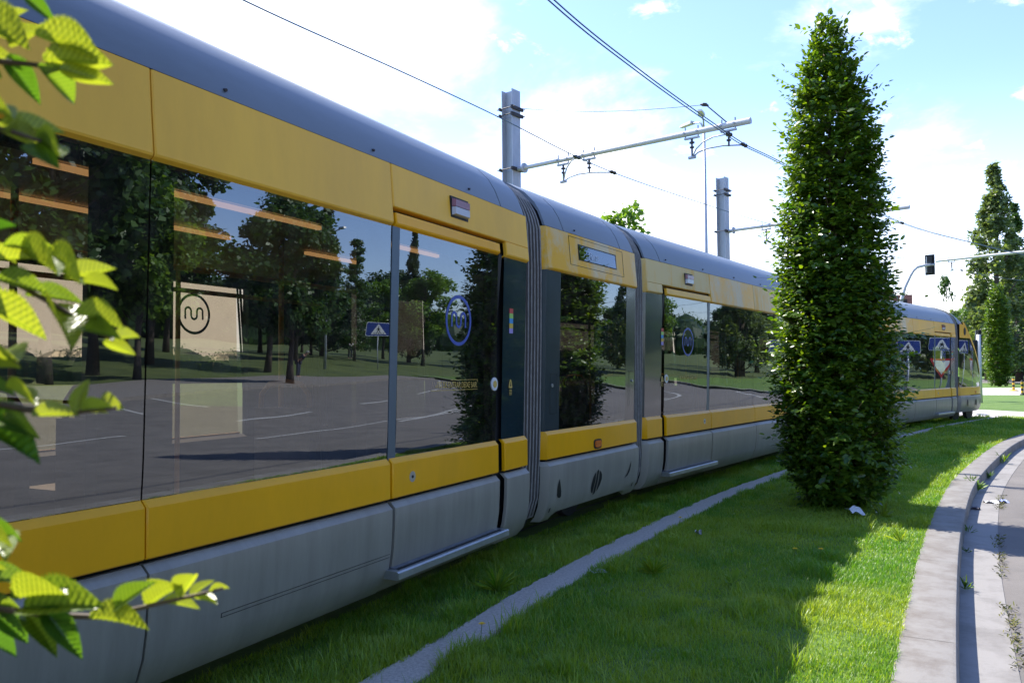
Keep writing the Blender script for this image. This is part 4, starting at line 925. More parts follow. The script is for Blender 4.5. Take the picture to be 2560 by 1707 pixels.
def blob_points(r, n, lumps, shell=.35):
    """points spread through a set of ellipsoid lumps (cx,cy,cz,rx,ry,rz)"""
    lumps = np.array(lumps); wts = np.prod(lumps[:, 3:], 1)**(2/3); wts = wts/wts.sum(); i = r.choice(len(lumps), n, p=wts)
    d = unit(r.standard_normal((n, 3))); rad = (1 - shell*r.random(n)**1.5)
    return lumps[i, :3] + d * lumps[i, 3:] * rad[:, None], d
def far_tree_mesh(kind, seed):
    """unit-height crown (0..1) in local metres for height h; returns trunk MB and leaf arrays"""
    r = np.random.default_rng(seed); rr2 = random.Random(seed)
    if kind == 'broad':
        H = 9.; lumps = []
        for i in range(46):
            z = rr2.uniform(2.8, 8.3); t = (z - 2.6)/6.4; R = 2.5*math.sin(PI*min(1, max(0.05, t))**.75) + .25; a = rr2.uniform(0, 2*PI); q = rr2.uniform(.35, .95)*R
            s = rr2.uniform(.55, .95); lumps.append((math.cos(a)*q, math.sin(a)*q, z, s, s, s*.72))
        n, ls, tr = 12000, .24, (.14, .03, 7.5)
    elif kind == 'poplar':
        H = 20.; lumps = []
        for i in range(200):
            z = rr2.uniform(.07, 1)*H; t = z/H; R = 4.0*min(1, (1.01-t)*1.15)*min(1, t*5+.3); a = rr2.uniform(0, 2*PI); q = rr2.uniform(.25, .92)*R; s = rr2.uniform(.32, .7)*(.5+.65*(1-t))
            lumps.append((math.cos(a)*q, math.sin(a)*q, z, s, s, s*1.7))
        n, ls, tr = 20000, .30, (.28, .04, 18.5)
    elif kind == 'conifer':
        H = 14.; lumps = []
        for k in range(15):
            z = 1.8 + k*.82; R = 3.0*(1 - (z-1.2)/13.4)
            for i in range(7):
                a = rr2.uniform(0, 2*PI); q = R*rr2.uniform(.35, .9); lumps.append((math.cos(a)*q, math.sin(a)*q, z + rr2.uniform(-.2, .2), .62, .62, .30))
        n, ls, tr = 8000, .26, (.16, .03, 13.4)
    else:  # young: open crown with gaps
        H = 5.; lumps = []
        for i in range(26):
            z = rr2.uniform(1.6, 4.9); t = (z-1.5)/3.5; R = .95*(1-t)**.6 + .1; a = rr2.uniform(0, 2*PI); q = rr2.uniform(.3, .95)*R; s = rr2.uniform(.22, .36)
            lumps.append((math.cos(a)*q, math.sin(a)*q, z, s, s, s*.9))
        n, ls, tr = 1300, .15, (.05, .012, 4.6)
    P, d = blob_points(r, n, lumps, .8); out = unit(P*np.array([1, 1, .15])[None] + 1e-6)
    A = unit(r.standard_normal((n, 3)) + np.array([0, 0, -.2])); Nn = unit(d*.6 + np.array([0, 0, .6]) + r.normal(0, .5, (n, 3))); Ls = ls*r.uniform(.6, 1.3, n)
    mb, _ = trunk_mesh(tr[2], tr[0], tr[1], 8, .12, seed)
    for i in rr2.sample(range(len(lumps)), min(len(lumps), 34)):
        l = lumps[i]; zb = max(.6, l[2] - math.hypot(l[0], l[1])*(1.6 if kind == 'poplar' else .7)); limb(mb, (0, 0, zb), l[:3], tr[0]*.28, .015, rr2)
    return mb, P, A, Nn, Ls, H
PROTO = {}
def far_tree(kind, name, x, y, h, label, leafm='leaf_far', z=0., group=None, sx=1., seed=1):
    key = (kind, leafm, seed)
    t = empty(name, (x, y, z), label, 'tree', group)
    if key not in PROTO:
        mb, P, A, Nn, Ls, H = far_tree_mesh(kind, seed); tr = mb.build('trunk', M['bark'], t, smooth=True); cr = leaves('crown', P, A, Nn, Ls, Ls*.75, M[leafm], t, card=True); PROTO[key] = (tr, cr, H)
    else:
        for s in PROTO[key][:2]:
            c = s.copy(); C.objects.link(c); c.parent = t
    H = PROTO[key][2]; k = h/H; t.scale = (k*sx, k*sx, k); t.rotation_euler = (0, 0, (x*1.7 + y*.9) % 6.28); return t

# visible beyond the tram
pb = at(2497, 0, 1); 
def gnd(px, dist):
    v = ray(px, 925); v = v/np.hypot(v[0], v[1]); return v[0]*dist, v[1]*dist
x, y = gnd(2500, 97); far_tree('poplar', 'poplar', x, y, 22.6, 'tall spire shaped poplar behind the tram cab on the right', 'leaf_poplar', sx=1.30)
x, y = gnd(2548, 112); far_tree('poplar', 'poplar', x, y, 21, 'shorter shaded poplar at the right edge beside the tall poplar', 'leaf_far', sx=1.2, seed=2)
x, y = gnd(2430, 118); far_tree('broad', 'roadside_tree', x, y, 10, 'light green bushy tree directly behind the tram windscreen', 'leaf_light', sx=1.0)
x, y = gnd(2465, 125); far_tree('broad', 'roadside_tree', x, y, 12.5, 'light green bushy tree at the left foot of the tall poplar', 'leaf_light', sx=.9)
x, y = gnd(2590, 130); far_tree('broad', 'roadside_tree', x, y, 13, 'dark bushy tree cut by the right edge beyond the far road', 'leaf_dark', sx=1.3)
x, y = gnd(2545, 150); far_tree('broad', 'roadside_tree', x, y, 12, 'dark bushy tree beyond the far road right of the small hornbeam', 'leaf_dark', sx=1.5)
PROF_S = [(a*1.0, b*1.0) for a, b in PROF]
hs = hornbeam('columnar_hornbeam', (6.49, 80.6, 0), 21, [(.1,.45),(.5,.62),(1.5,.72),(3,.70),(4.2,.60),(5.0,.38),(5.5,.1)], 1700, 'small columnar hornbeam in front of the tall poplar', lsize=.11); hs.scale = (1.62, 1.62, 1.62)
far_tree('young', 'young_tree', *at(1560, 560, 31)[:2], 8.1, 'young light green tree peeping over the tram roof below the overhead wires', 'leaf_light', seed=3)
x, y = gnd(2372, 44); far_tree('young', 'young_tree', x, y, 6.2, 'thin sparse sapling rising behind the roof of the last carriage', 'leaf_far', sx=.5, seed=4)
# far woodland seen through the carriages
wd = []; r_ = np.random.default_rng(9)
for i in range(60):
    a = i/59; xx = -120 + 135*a*.6 + r_.uniform(-2, 2); yy = 30 + 110*a + r_.uniform(-4, 4); s = r_.uniform(3.0, 4.6); wd.append((1.5*(xx - 30*(1-a)), 1.4*yy, s*.75, s*2.0, s*2.0, s*1.25))
def wood(name, lumps, n, size, mt, label):
    P, d = blob_points(r_, n, lumps, .5); P[:, 2] = np.abs(P[:, 2])
    o = leaves(name, P, unit(r_.standard_normal((n, 3))), d, size*r_.uniform(.6, 1.3, n), size*.7*r_.uniform(.6, 1.2, n), M[mt], card=True)
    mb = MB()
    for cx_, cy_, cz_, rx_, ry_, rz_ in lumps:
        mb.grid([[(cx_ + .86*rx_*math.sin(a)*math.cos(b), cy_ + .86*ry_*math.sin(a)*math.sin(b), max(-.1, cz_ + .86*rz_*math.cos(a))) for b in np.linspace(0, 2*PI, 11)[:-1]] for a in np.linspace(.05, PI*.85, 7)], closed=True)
    mb.build('crown_core', M['leaf_dark'], o); return tag(o, label, 'woodland', kind='stuff')  # solid dark cores added inside the lumps to block sky gaps
wood('woodland', wd, 60000, .5, 'leaf_far', 'distant belt of low woodland beyond the tracks')
wd2 = []
for i in range(70):
    a = i/69; wd2.append((62 + 40*a + r_.uniform(-4, 4) + (20 if i % 2 else 0), -50 + 300*a, 4 + 3*r_.random(), 6, 6, r_.uniform(5, 8.5)))
for i in range(26): wd2.append((60 - 3.6*i + r_.uniform(-2, 2), 175 + 1.5*i, 3, 5.5, 5.5, r_.uniform(5, 8)))
wood('woodland', wd2, 50000, .9, 'leaf_far', 'woodland belt on the skyline across the road')

# trees across the road, mirrored in the windows
MIR = [('broad',30,38,12,'leaf_far',1.1,'leafy tree between the island and the slope trees'),('broad',27,26,11,'leaf_light',1.0,'lighter leafy tree low on the slope'),('broad',48,30,18,'leaf_dark',1.3,'wide dark tree at the back of the slope'),('broad',54,46,15,'leaf_far',1.4,'wide tree behind the round tree on the slope'),('broad',36,47,10,'leaf_far',1.2,'bushy tree left of the small layered conifer'),('broad',50,58,10,'leaf_dark',1.4,'dark bushy tree behind the side road'),('broad',41,19,15,'leaf_far',1.2,'leafy tree beside the broad conifer'),('poplar',41,56,14,'leaf_dark',1.2,'dark poplar behind the small layered conifer'),('broad',33,60,9,'leaf_light',1.1,'bright round tree at the mouth of the side road'),('broad',20.6,29.4,8.6,'leaf_far',1.0,'young roadside tree on the paved island across the road'),
 ('broad',25.5,20.5,15,'leaf_far',1.0,'big leafy tree on the slope nearest the road bend'),('broad',29,15.5,16,'leaf_dark',1.0,'dark broad tree left of the big leafy tree on the slope'),
 ('broad',31,26.5,17,'leaf_dark',.95,'tall dark tree with a thick trunk on the slope'),('broad',36,34,16,'leaf_far',1.0,'leafy tree higher up the slope behind the dark tree'),
 ('conifer',40,25,19,'leaf_dark',1.1,'broad dark conifer high on the slope'),('conifer',34,11,17,'leaf_dark',1.1,'dark conifer at the low end of the slope'),
 ('broad',44,42,14,'leaf_far',1.0,'round tree at the top of the slope'),('conifer',36,54,10.5,'leaf_far',.9,'small layered conifer by the side road'),
 ('broad',44,58,8,'leaf_far',1.1,'low round tree by the side road'),('poplar',37,64,13,'leaf_dark',.9,'slim dark poplar by the side road'),
 ('broad',46,72,9,'leaf_light',1.1,'light green tree beyond the side road'),('broad',52,66,8,'leaf_light',1.0,'light green tree on the far bank'),
 ('poplar',27,66,15,'leaf_poplar',1.1,'pale poplar across the junction'),('poplar',30,75,16,'leaf_poplar',1.1,'second pale poplar across the junction, farther off'),
 ('broad',38,84,8,'leaf_far',1.2,'round tree at the end of the junction'),('broad',26,90,9,'leaf_far',1.2,'round tree far along the road'),('broad',60,95,12,'leaf_dark',1.6,'dark spreading tree on the skyline'),
 ('broad',75,80,12,'leaf_dark',1.7,'dark spreading tree on the ridge'),('broad',24,4,14,'leaf_dark',1.0,'dark tree opposite the rear of the tram'),('broad',26,-6,14,'leaf_far',1.1,'leafy tree opposite the tail of the tram')]
for k, x, y, h, lm, sx, lab in MIR: far_tree(k, {'broad': 'roadside_tree', 'conifer': 'conifer', 'poplar': 'poplar'}[k], x, y, h, lab, lm, z=hill_z(x, y) - .1 if x > 23.4 else -.05, sx=sx, seed=1)

# ------------------------------------------------------------------ overhead line
def mast(x, y, top, boom_dir, boom_len, boom_z, label, clamps, group='overhead line masts', bracket=True, r0=.044, r1=.060):
    t = empty('overhead_line_mast', (x, y, 0), label, 'mast', group); u = Vector((*boom_dir, 0)).normalized(); v = Vector((-u.y, u.x, 0)); Z = Vector((0, 0, 1))
    B = lambda a, b, z: u*a + v*b + Z*z
    mb = MB(); w_, h_, tk = .145, .150, .018
    def bx(a0, a1, b0, b1, z0, z1): return mb.hexa([B(a0,b0,z0),B(a1,b0,z0),B(a1,b1,z0),B(a0,b1,z0),B(a0,b0,z1),B(a1,b0,z1),B(a1,b1,z1),B(a0,b1,z1)])
    bx(h_-tk, h_, -w_, w_, -.1, top); bx(-h_, -h_+tk, -w_, w_, -.1, top); bx(-h_+tk, h_-tk, -.012, .012, -.1, top)
    mb.build('post', M['galv'], t)
    for zc in (top-.42, top-.57, boom_z):
        mb = MB(); q = .018
        bx(h_, h_+.045, -w_-.06, w_+.06, zc-.035, zc+.035); bx(-h_-.045, -h_, -w_-.06, w_+.06, zc-.03, zc+.03)
        for b in (-w_-.04, w_+.04): mb.tube([B(-h_-.1, b, zc), B(h_+.1, b, zc)], .011, 6)
        mb.build('clamp_band', M['iron'], t)
    mb = MB(); mb.tube([B(h_+.04, 0, boom_z), B(h_+.20, 0, boom_z)], .045, 10); mb.tube([B(h_+.20, 0, boom_z), B(h_+.23, 0, boom_z)], .11, 16); mb.build('bracket', M['galv'], t)
    mb = MB(); mb.tube([B(h_+.23, 0, boom_z), B(.9, 0, boom_z), B(boom_len*.5, 0, boom_z), B(boom_len, 0, boom_z)], [r0, r0, (r0+r1)/2, r1], 14); mb.build('boom', M['galv_lt'], t, smooth=False)
    for cl in clamps:
        a, arm, drop, far_ = cl
        mb = MB(); 
        for o_ in (-.13, .13): mb.tube([B(a+o_, 0, boom_z-.10), B(a+o_, 0, boom_z+.12)], .016, 6); mb.tube([B(a+o_, -.085, boom_z), B(a+o_, .085, boom_z)], .02, 6)
        mb.hexa([B(a-.15,-.03,boom_z-.115),B(a+.15,-.03,boom_z-.115),B(a+.15,.03,boom_z-.115),B(a-.15,.03,boom_z-.115),B(a-.15,-.03,boom_z-.085),B(a+.15,-.03,boom_z-.085),B(a+.15,.03,boom_z-.085),B(a-.15,.03,boom_z-.085)])
        mb.build('clamp', M['galv'], t)
        mb = MB(); zt = boom_z-.11; mb.tube([B(a,0,zt),B(a,0,zt-.06),B(a,0,zt-.065),B(a,0,zt-.09),B(a,0,zt-.095),B(a,0,zt-.15),B(a,0,zt-.155),B(a,0,zt-.18),B(a,0,zt-.185),B(a,0,zt-drop)], [.022,.022,.05,.05,.018,.018,.042,.042,.018,.016], 10); mb.build('insulator', M['iron'], t)
        if arm:
            s = B(a, 0, zt-drop); mb = MB()
            for tgt, lift in [(Vector(p) - Vector((x, y, 0)), l) for p, l in arm]:
                mb.tube([s, s.lerp(tgt, .12) + Z*lift*.7, s.lerp(tgt, .3) + Z*lift, s.lerp(tgt, .6) + Z*lift*.8, tgt], .014, 6)
            mb.tube([s - u*.07, s + u*.07], .03, 8)
            mb.build('registration_arm', M['galv'], t, smooth=True)
            for p, l in arm:
                q = Vector(p) - Vector((x, y, 0)); mb = MB(); mb.tube([q - v*.12, q - v*.04, q, q + v*.07, q + v*.12], [.015, .04, .025, .04, .02], 8); mb.build('wire_clip', M['black'], t)
    return t
bd = (5.086, -1.093)
WR = [(-3.3,-20,5.65),(-3.51,2,5.65),(-3.51,8.08,5.65),(-3.285,10.63,5.65),(-2.913,13.51,5.65),(-2.68,14.96,5.64),(-2.40,16.13,5.65),(-.2,25,5.62),(1.6,29.8,5.65),(5.2,37,5.65),(16,49,5.65),(40,62,5.65)]
WLf = [(-6.9,-20,5.65),(-6.75,2,5.65),(-6.53,6.5,5.65),(-6.19,9.06,5.65),(-5.924,11.38,5.65),(-5.728,14.0,5.65),(-5.478,15.74,5.64),(-4.552,19.85,5.65),(-3.608,23.31,5.65),(-.554,32.38,5.65),(1.176,36.56,5.65),(2.07,39.0,5.65),(5,45,5.65),(16,56,5.65),(40,70,5.65)]
mast(-7.89, 15.88, 7.78, bd, 5.50, 6.0, 'galvanised overhead line mast rising behind the short carriage, boom fully in view', [(1.40, [((-5.478,15.74,5.64), .10), ((-5.72,14.35,5.66), .16)], .36, 1), (2.05, None, .26, 0), (4.35, [((-2.68,14.96,5.64), .10), ((-2.80,14.2,5.66), .16)], .36, 1), (5.08, None, .28, 0)])
mast(-5.40, 26.17, 7.75, (5.086, -1.40), 5.6, 6.0, 'galvanised overhead line mast farther off, half a tram length behind the first', [(1.45, [((-3.2,24.4,5.65), .1)], .36, 1), (4.4, [((-.2,25,5.62), .1)], .36, 1)])
mast(8.0, 37.1, 7.8, (-6.8, 3.1), 7.7, 6.3, 'overhead line mast standing out of view, its pale boom reaching in from the right edge', [(7.05, [((1.9,38.6,5.65), .1)], .36, 1), (3.6, [((5.2,37,5.65), .1)], .36, 1)], r0=.075, r1=.05)
def wire(pts, r, label, off=0.):
    q = spline(pts, 8); mb = MB(); q = np.array(q)
    if off: q[:, :2] = offset(q, off)
    mb.tube([Vector(p) for p in q], r, 6, False); return tag(mb.build('contact_wire', M['wire']), label, 'cable', 'overhead contact wires')
wire(WR, .009, 'upper left strand of the doubled overhead wire above the near track', -.028); wire(WR, .009, 'lower right strand of the doubled overhead wire above the near track', .028)
wire(WLf, .009, 'single overhead wire above the far track crossing in front of the masts')
mb = MB(); a = Vector((-7.75, 15.85, 7.37)); b = Vector((-3.35, 14.9, 6.47)); mb.tube([a.lerp(b, k/10) - Vector((0, 0, .10*math.sin(PI*k/10))) for k in range(11)], .006, 5, False); mb.tube([b, b.lerp(Vector((-2.95, 14.8, 6.05)), 1)], .012, 5); mb.tube([b + Vector((-.10, 0, .02)), b + Vector((-.05, 0, .01)), b + Vector((.0, 0, -.0)), b + Vector((.05, 0, -.03))], [.015, .035, .035, .015], 8)
tag(mb.build('stay_wire', M['iron']), 'thin stay wire with insulator sloping from the first mast top to its boom', 'cable')

# ------------------------------------------------------------------ street furniture
def lamp_post(x, y, h, label, rot=0., heads=((1.0, 0),), r=.10):
    t = empty('street_lamp', (x, y, 0), label, 'street lamp', 'tall street lamps'); t.rotation_euler = (0, 0, rot)
    mb = MB(); mb.tube([(0, 0, -.1), (0, 0, h*.4), (0, 0, h)], [r, r*.8, r*.55], 12); mb.build('pole', M['galv'], t, smooth=True)
    for L_, a in heads:
        c, s = math.cos(a), math.sin(a); mb = MB(); mb.tube([(0, 0, h-.1), (c*L_*.3, s*L_*.3, h+.25), (c*L_, s*L_, h+.35)], .04, 8); ao = mb.build('arm', M['galv'], t, smooth=True)
        mb = MB(); p = Vector((c*L_, s*L_, h+.32)); d = Vector((c, s, 0)); n = Vector((-s, c, 0))
        mb.hexa([p - n*.14, p + d*.75 - n*.10, p + d*.75 + n*.10, p + n*.14, p - n*.12 + Vector((0,0,.14)), p + d*.7 - n*.08 + Vector((0,0,.10)), p + d*.7 + n*.08 + Vector((0,0,.10)), p + n*.12 + Vector((0,0,.14))])
        mb.build('lamp_head', M['galv_lt'], ao)
q = at(1759.5, 290, 36); lamp_post(q[0], q[1], q[2]-.5, 'tall pale street lamp pole behind the tram beside the second mast', 2.6, ((.7, 0), (.55, 2.2)))
lamp_post(31.2, 44.5, 9.5, 'street lamp across the road with a slanting arm', 1.0, ((1.8, 2.6),))
lamp_post(44, 60, 9.0, 'street lamp with two heads by the side road', .4, ((.9, 0), (.9, PI)))

def tl_head(parent, c, d, nm='signal_head', n=3, s=1.):
    """traffic light head: c centre, d facing (unit xy)"""
    d = Vector((*d, 0)).normalized(); n_ = Vector((-d.y, d.x, 0)); c = Vector(c); Z = Vector((0, 0, 1)); H = .46*s; W2 = .20*s
    mb = MB(); mb.hexa([c + n_*sx*W2 + Z*sz*H + d*sd for sz in (-1, 1) for sx, sd in ((-1, .0), (1, .0), (1, .035), (-1, .035))]); ho = mb.build(nm, M['black'], parent)
    mb = MB(); mb.hexa([c + n_*sx*W2*.62 + Z*sz*H*.86 + d*sd for sz in (-1, 1) for sx, sd in ((-1, -.14), (1, -.14), (1, .0), (-1, .0))]); mb.build('signal_box', M['dark'], ho)
    for k, col in enumerate(('red_lens', 'orange', 'logo_dark')):
        z = c + Z*(.27 - .27*k)*s; mb = MB(); mb.tube([z + d*.035, z + d*.06], .10*s, 14); mb.build('lens', M[col], ho)
        mb = MB(); ring = [z + d*.04 + (n_*math.cos(a) + Z*math.sin(a))*.11*s for a in np.linspace(-.3, PI+.3, 10)]; mb.grid([ring, [p + d*.16 for p in ring]]); mb.build('visor', M['dark'], ho)
    mb = MB(); mb.hexa([c + n_*sx + Z*sz*H*.78 + d*sd for sz in (-1, 1) for sx, sd in ((W2*.38, -.155), (W2*.52, -.155), (W2*.52, -.145), (W2*.38, -.145))]); mb.build('edge_strip', M['galv_lt'], ho)
    return ho
p0 = at(2253, 752, 33); p1 = at(2275, 690, 33.2); p2 = at(2293, 668, 33.3); p3_ = at(2336, 661, 33.5)
base = np.array([p0[0]-.32, p0[1], 0]); tl = empty('traffic_light', tuple(base), 'traffic light on a curved grey pole arching over the roof of the last carriage', 'traffic light')
mb = MB(); o_ = Vector(base)
cv = [Vector(base), Vector((base[0]+.02, base[1], 2.2)), Vector(p0), Vector(at(2262, 718, 33.1)), Vector(p1), Vector(at(2283, 677, 33.2)), Vector(p2), Vector(at(2310, 664, 33.4)), Vector(p3_)]
mb.tube([p - o_ for p in cv], [.09, .08, .075, .07, .065, .06, .06, .055, .05], 10); mb.build('pole', M['galv_lt'], tl, smooth=True)
tl_head(tl, Vector(at(2324.5, 662, 33.6)) - o_, (.28, .96), s=.92)
q = at(2450, 950, 36); tl = empty('traffic_light', (q[0], q[1], 0), 'traffic light post with dark heads just right of the tram windscreen', 'traffic light')
mb = MB(); mb.tube([(0, 0, -.1), (0, 0, 3.05)], .085, 12); mb.build('pole', M['galv_lt'], tl, smooth=True); mb = MB(); mb.tube([(0, 0, 2.55), (-.26, .0, 2.55)], .03, 8); mb.tube([(0, 0, 2.1), (-.26, 0, 2.1)], .03, 8); mb.build('bracket', M['iron'], tl)
tl_head(tl, (-.26, -.02, 2.35), (.3, .95)); tl_head(tl, (0, .16, 3.0), (.5, .86), s=.6)

def bollard(x, y, h, label, foot=False):
    t = empty('bollard', (x, y, 0), label, 'bollard', 'striped bollards by the crossing'); n = 6
    mb = MB(); 
    for k in range(n):
        mb.cur = k % 2; z0, z1 = h*k/n, h*(k+1)/n; mb.tube([(0, 0, z0), (0, 0, z1)], .075, 14, cap=True)
    mb.build('post', [M['dark'], M['bol_y']], t)
    mb = MB(); mb.tube([(0, 0, h), (0, 0, h+.05), (0, 0, h+.09)], [.085, .08, .03], 14); mb.build('cap', M['dark'], t)
    mb = MB(); mb.tube([(0, 0, 0), (0, 0, .05), (0, 0, .10)], [.30, .28, .10] if foot else [.13, .12, .09], 14); mb.build('foot', M['bol_y'] if foot else M['dark'], t)
bollard(5.99, 64.07, .85, 'yellow and black bollard on an orange foot, farther one by the crossing', True); bollard(5.50, 54.24, .76, 'yellow and black striped bollard, nearer one at the right edge')

def sign(x, y, h, kind, face, label, sc_=1.):
    t = empty('road_sign', (x, y, 0), label, 'road sign'); f = Vector((*face, 0)).normalized(); n = Vector((-f.y, f.x, 0)); Z = Vector((0, 0, 1)); c = Z*h
    mb = MB(); mb.tube([(0, 0, -.2), (0, 0, h + .1)], .035, 10); mb.build('pole', M['galv'], t, smooth=True)
    q = lambda a, b, d: c + n*a*sc_ + Z*b*sc_ + f*d
    mb = MB(); out = [(-.75,-.42),(.70,-.42),(.78,-.34),(.72,.36),(.64,.42),(-.75,.42)]
    mb.prism([q(a, b, .06) for a, b in out], -f*.02); po = mb.build('sign_plate', M['sign_white'], t)
    mb = MB(); mb.prism([q(a*.955, b*.92, .066) for a, b in out], -f*.005); mb.build('blue_field', M['sign_blue'], po)
    mb = MB(); mb.prism([q(a, b, .071) for a, b in ((-.45,-.32),(.45,-.32),(0,.34))], -f*.004); tr_ = mb.build('white_triangle', M['sign_white'], po)
    mb = MB()
    mb.prism([q(.03*math.cos(a), .13+.035*math.sin(a), .077) for a in np.linspace(0, 2*PI, 11)[:-1]], -f*.004)
    for pts in ([(-.03,.08),(.05,.08),(.04,-.06),(-.04,-.06)], [(-.04,-.06),(0,-.06),(-.07,-.22),(-.11,-.22)], [(0,-.06),(.04,-.06),(.11,-.22),(.07,-.22)], [(.05,.07),(.12,-.03),(.10,-.05),(.03,.03)], [(-.03,.07),(-.10,-.03),(-.08,-.05),(-.01,.03)]): mb.prism([q(a, b, .077) for a, b in pts], -f*.004)
    for k in range(5): mb.prism([q(-.30+.13*k+a, b, .077) for a, b in ((0,-.23),(.07,-.23),(.05,-.29),(-.02,-.29))], -f*.004)
    mb.build('walking_figure', M['black'], po)
    if kind == 2:
        mb = MB(); mb.prism([Z*(h-.95) + n*a + Z*b + f*.05 for a, b in ((-.45,.38),(.45,.38),(0,-.4))], -f*.02); yo = mb.build('yield_plate', M['sign_red'], t)
        mb = MB(); mb.prism([Z*(h-.95) + n*a + Z*b + f*.056 for a, b in ((-.32,.30),(.32,.30),(0,-.26))], -f*.004); mb.build('yield_field', M['sign_white'], yo)
sign(30.5, 49.7, 3.3, 1, (-.7, -.7), 'blue crossing sign across the road by the paved island', 1.25)
sign(7.5, 33.3, 2.22, 1, (-.63, -.92), 'blue crossing sign beside the road, mirrored in the last carriage', .62)
sign(6.85, 34.5, 2.36, 2, (-.63, -.92), 'crossing sign with a give way triangle below, mirrored in the last door', .62)

def person(x, y, z, label, rot, shirt, legs, h=1.72, bend=0.):
    t = empty('person', (x, y, z), label, 'person'); t.rotation_euler = (0, 0, rot)
    k = h/1.72
    def skin_obj(name, V, Ed, R, m, parent):
        me = bpy.data.meshes.new(name); me.from_pydata([tuple(np.array(v)*k) for v in V], Ed, []); o = bpy.data.objects.new(name, me); C.objects.link(o); o.parent = parent
        md = o.modifiers.new('skin', 'SKIN'); sv = me.skin_vertices[0].data
        for i, r in enumerate(R): sv[i].radius = (r*k, r*k)
        sv[0].use_root = True; s2 = o.modifiers.new('sub', 'SUBSURF'); s2.levels = 1; s2.render_levels = 2; me.materials.append(m); return o
    V = [(0,0,.95),(0,.01,1.15),(0,0,1.38),(0,.0,1.47),(0,.02,1.53),(0,.03,1.63),(.10,0,.90),(.11,.02,.50),(.11,-.02,.08),(.11,.10,.04),(-.10,0,.90),(-.11,.02,.50),(-.12,-.02,.08),(-.12,.10,.04),(.18,0,1.40),(.25,-.02,1.14),(.24,.08,.92),(.235,.12,.84),(-.18,0,1.40),(-.25,-.02,1.14),(-.24,.08,.92),(-.235,.12,.84)]
    if bend: 
        for i in (1,2,3,4,5,14,15,16,17,18,19,20,21):
            x_, y_, z_ = V[i]; d = z_ - .95; V[i] = (x_, y_ + d*math.sin(bend), .95 + d*math.cos(bend))
    Ed = [(0,1),(1,2),(2,3),(3,4),(4,5),(0,6),(6,7),(7,8),(8,9),(0,10),(10,11),(11,12),(12,13),(2,14),(14,15),(15,16),(16,17),(2,18),(18,19),(19,20),(20,21)]
    R = [.14,.135,.15,.06,.08,.10,.09,.062,.045,.04,.09,.062,.045,.04,.065,.045,.035,.032,.065,.045,.035,.032]
    body = skin_obj('body', V, Ed, R, M['skin'], t)
    skin_obj('shirt', [np.array(V[i]) for i in (0,1,2,14,15,18,19)], [(0,1),(1,2),(2,3),(3,4),(2,5),(5,6)], [.155,.15,.165,.08,.06,.08,.06], shirt, t)
    skin_obj('trousers', [np.array(V[i]) for i in (0,6,7,8,10,11,12)], [(0,1),(1,2),(2,3),(0,4),(4,5),(5,6)], [.158,.105,.08,.065,.105,.08,.065], legs, t)
    hc = np.array(V[5]); mb = MB(); rows = []
    for i in range(6):
        a = i/5*1.45; rows.append([tuple((hc + np.array([.112*math.sin(a)*math.cos(b), -.012 + .118*math.sin(a)*math.sin(b), .02 + .118*math.cos(a)]))*k) for b in np.linspace(0, 2*PI, 13)[:-1]])
    mb.grid(rows, closed=True); mb.build('hair', M['hair'], t, smooth=True)
    mb = MB()
    for sx in (-.035, .035): mb.tube([tuple((hc + np.array([sx, .095, .0]))*k), tuple((hc + np.array([sx, .108, .0]))*k)], .010, 8)
    mb.build('eyes', M['black'], t)
    mb = MB(); mb.tube([tuple((hc + np.array([0, .09, .0]))*k), tuple((hc + np.array([0, .125, -.035]))*k)], [.008, .016], 8); mb.build('nose', M['skin'], t)
    return t
person(38, 56, hill_z(38, 56), 'person in a pale shirt standing by the side road, mirrored in the window', 2.4, M['shirt'], M['trousers'])
person(26.5, 36.6, hill_z(26.5, 36.6), 'person in a navy jacket bending forward under the slope trees', 1.2, M['jacket'], M['trousers'], bend=.75)

# brick building far behind the tram
b0 = at(2218, 716, 120); b1 = at(2280, 724, 120); bt = empty('brick_building', (b0[0]-9, b0[1]+4, 0), 'stepped red brick apartment block showing above the last carriage roof', 'building')
mb = MB(); mb.box((0, 0, 0), (9.6, 14, 13.6)); mb.build('wall', M['brick'], bt)
mb = MB(); mb.box((9.6, .5, 0), (12.3, 12, 12.9)); mb.build('stair_tower', M['brick'], bt)
mb = MB(); mb.box((12.3, 1.0, 0), (13.6, 12, 10.6)); mb.box((13.6, 1.4, 0), (14.8, 12, 9.2)); mb.build('annex', M['brick'], bt)
mb = MB(); mb.box((8.2, -.06, 2), (9.62, -.003, 10.2)); mb.box((9.62, .42, 2), (10.9, .497, 10.6)); mb.build('render_band', M['render'], bt)
for zf in (2.2, 5.2, 8.2, 11.2):
    for xx in (1.2, 3.6, 6.0):
        mb = MB(); mb.box((xx, -.05, zf), (xx+1.3, .05, zf+1.5)); wo = mb.build('window', M['render'], bt)
        mb = MB(); mb.box((xx+.1, -.07, zf+.1), (xx+1.2, -.052, zf+1.4)); mb.build('pane', M['teal'], wo)
mb = MB(); mb.box((10.4, .40, 10.9), (11.6, .498, 12.2)); wo = mb.build('window', M['frame'], bt)
mb = MB(); mb.box((-.2, -.2, 13.6), (9.7, 14.1, 13.85)); mb.build('parapet', M['brick'], bt)

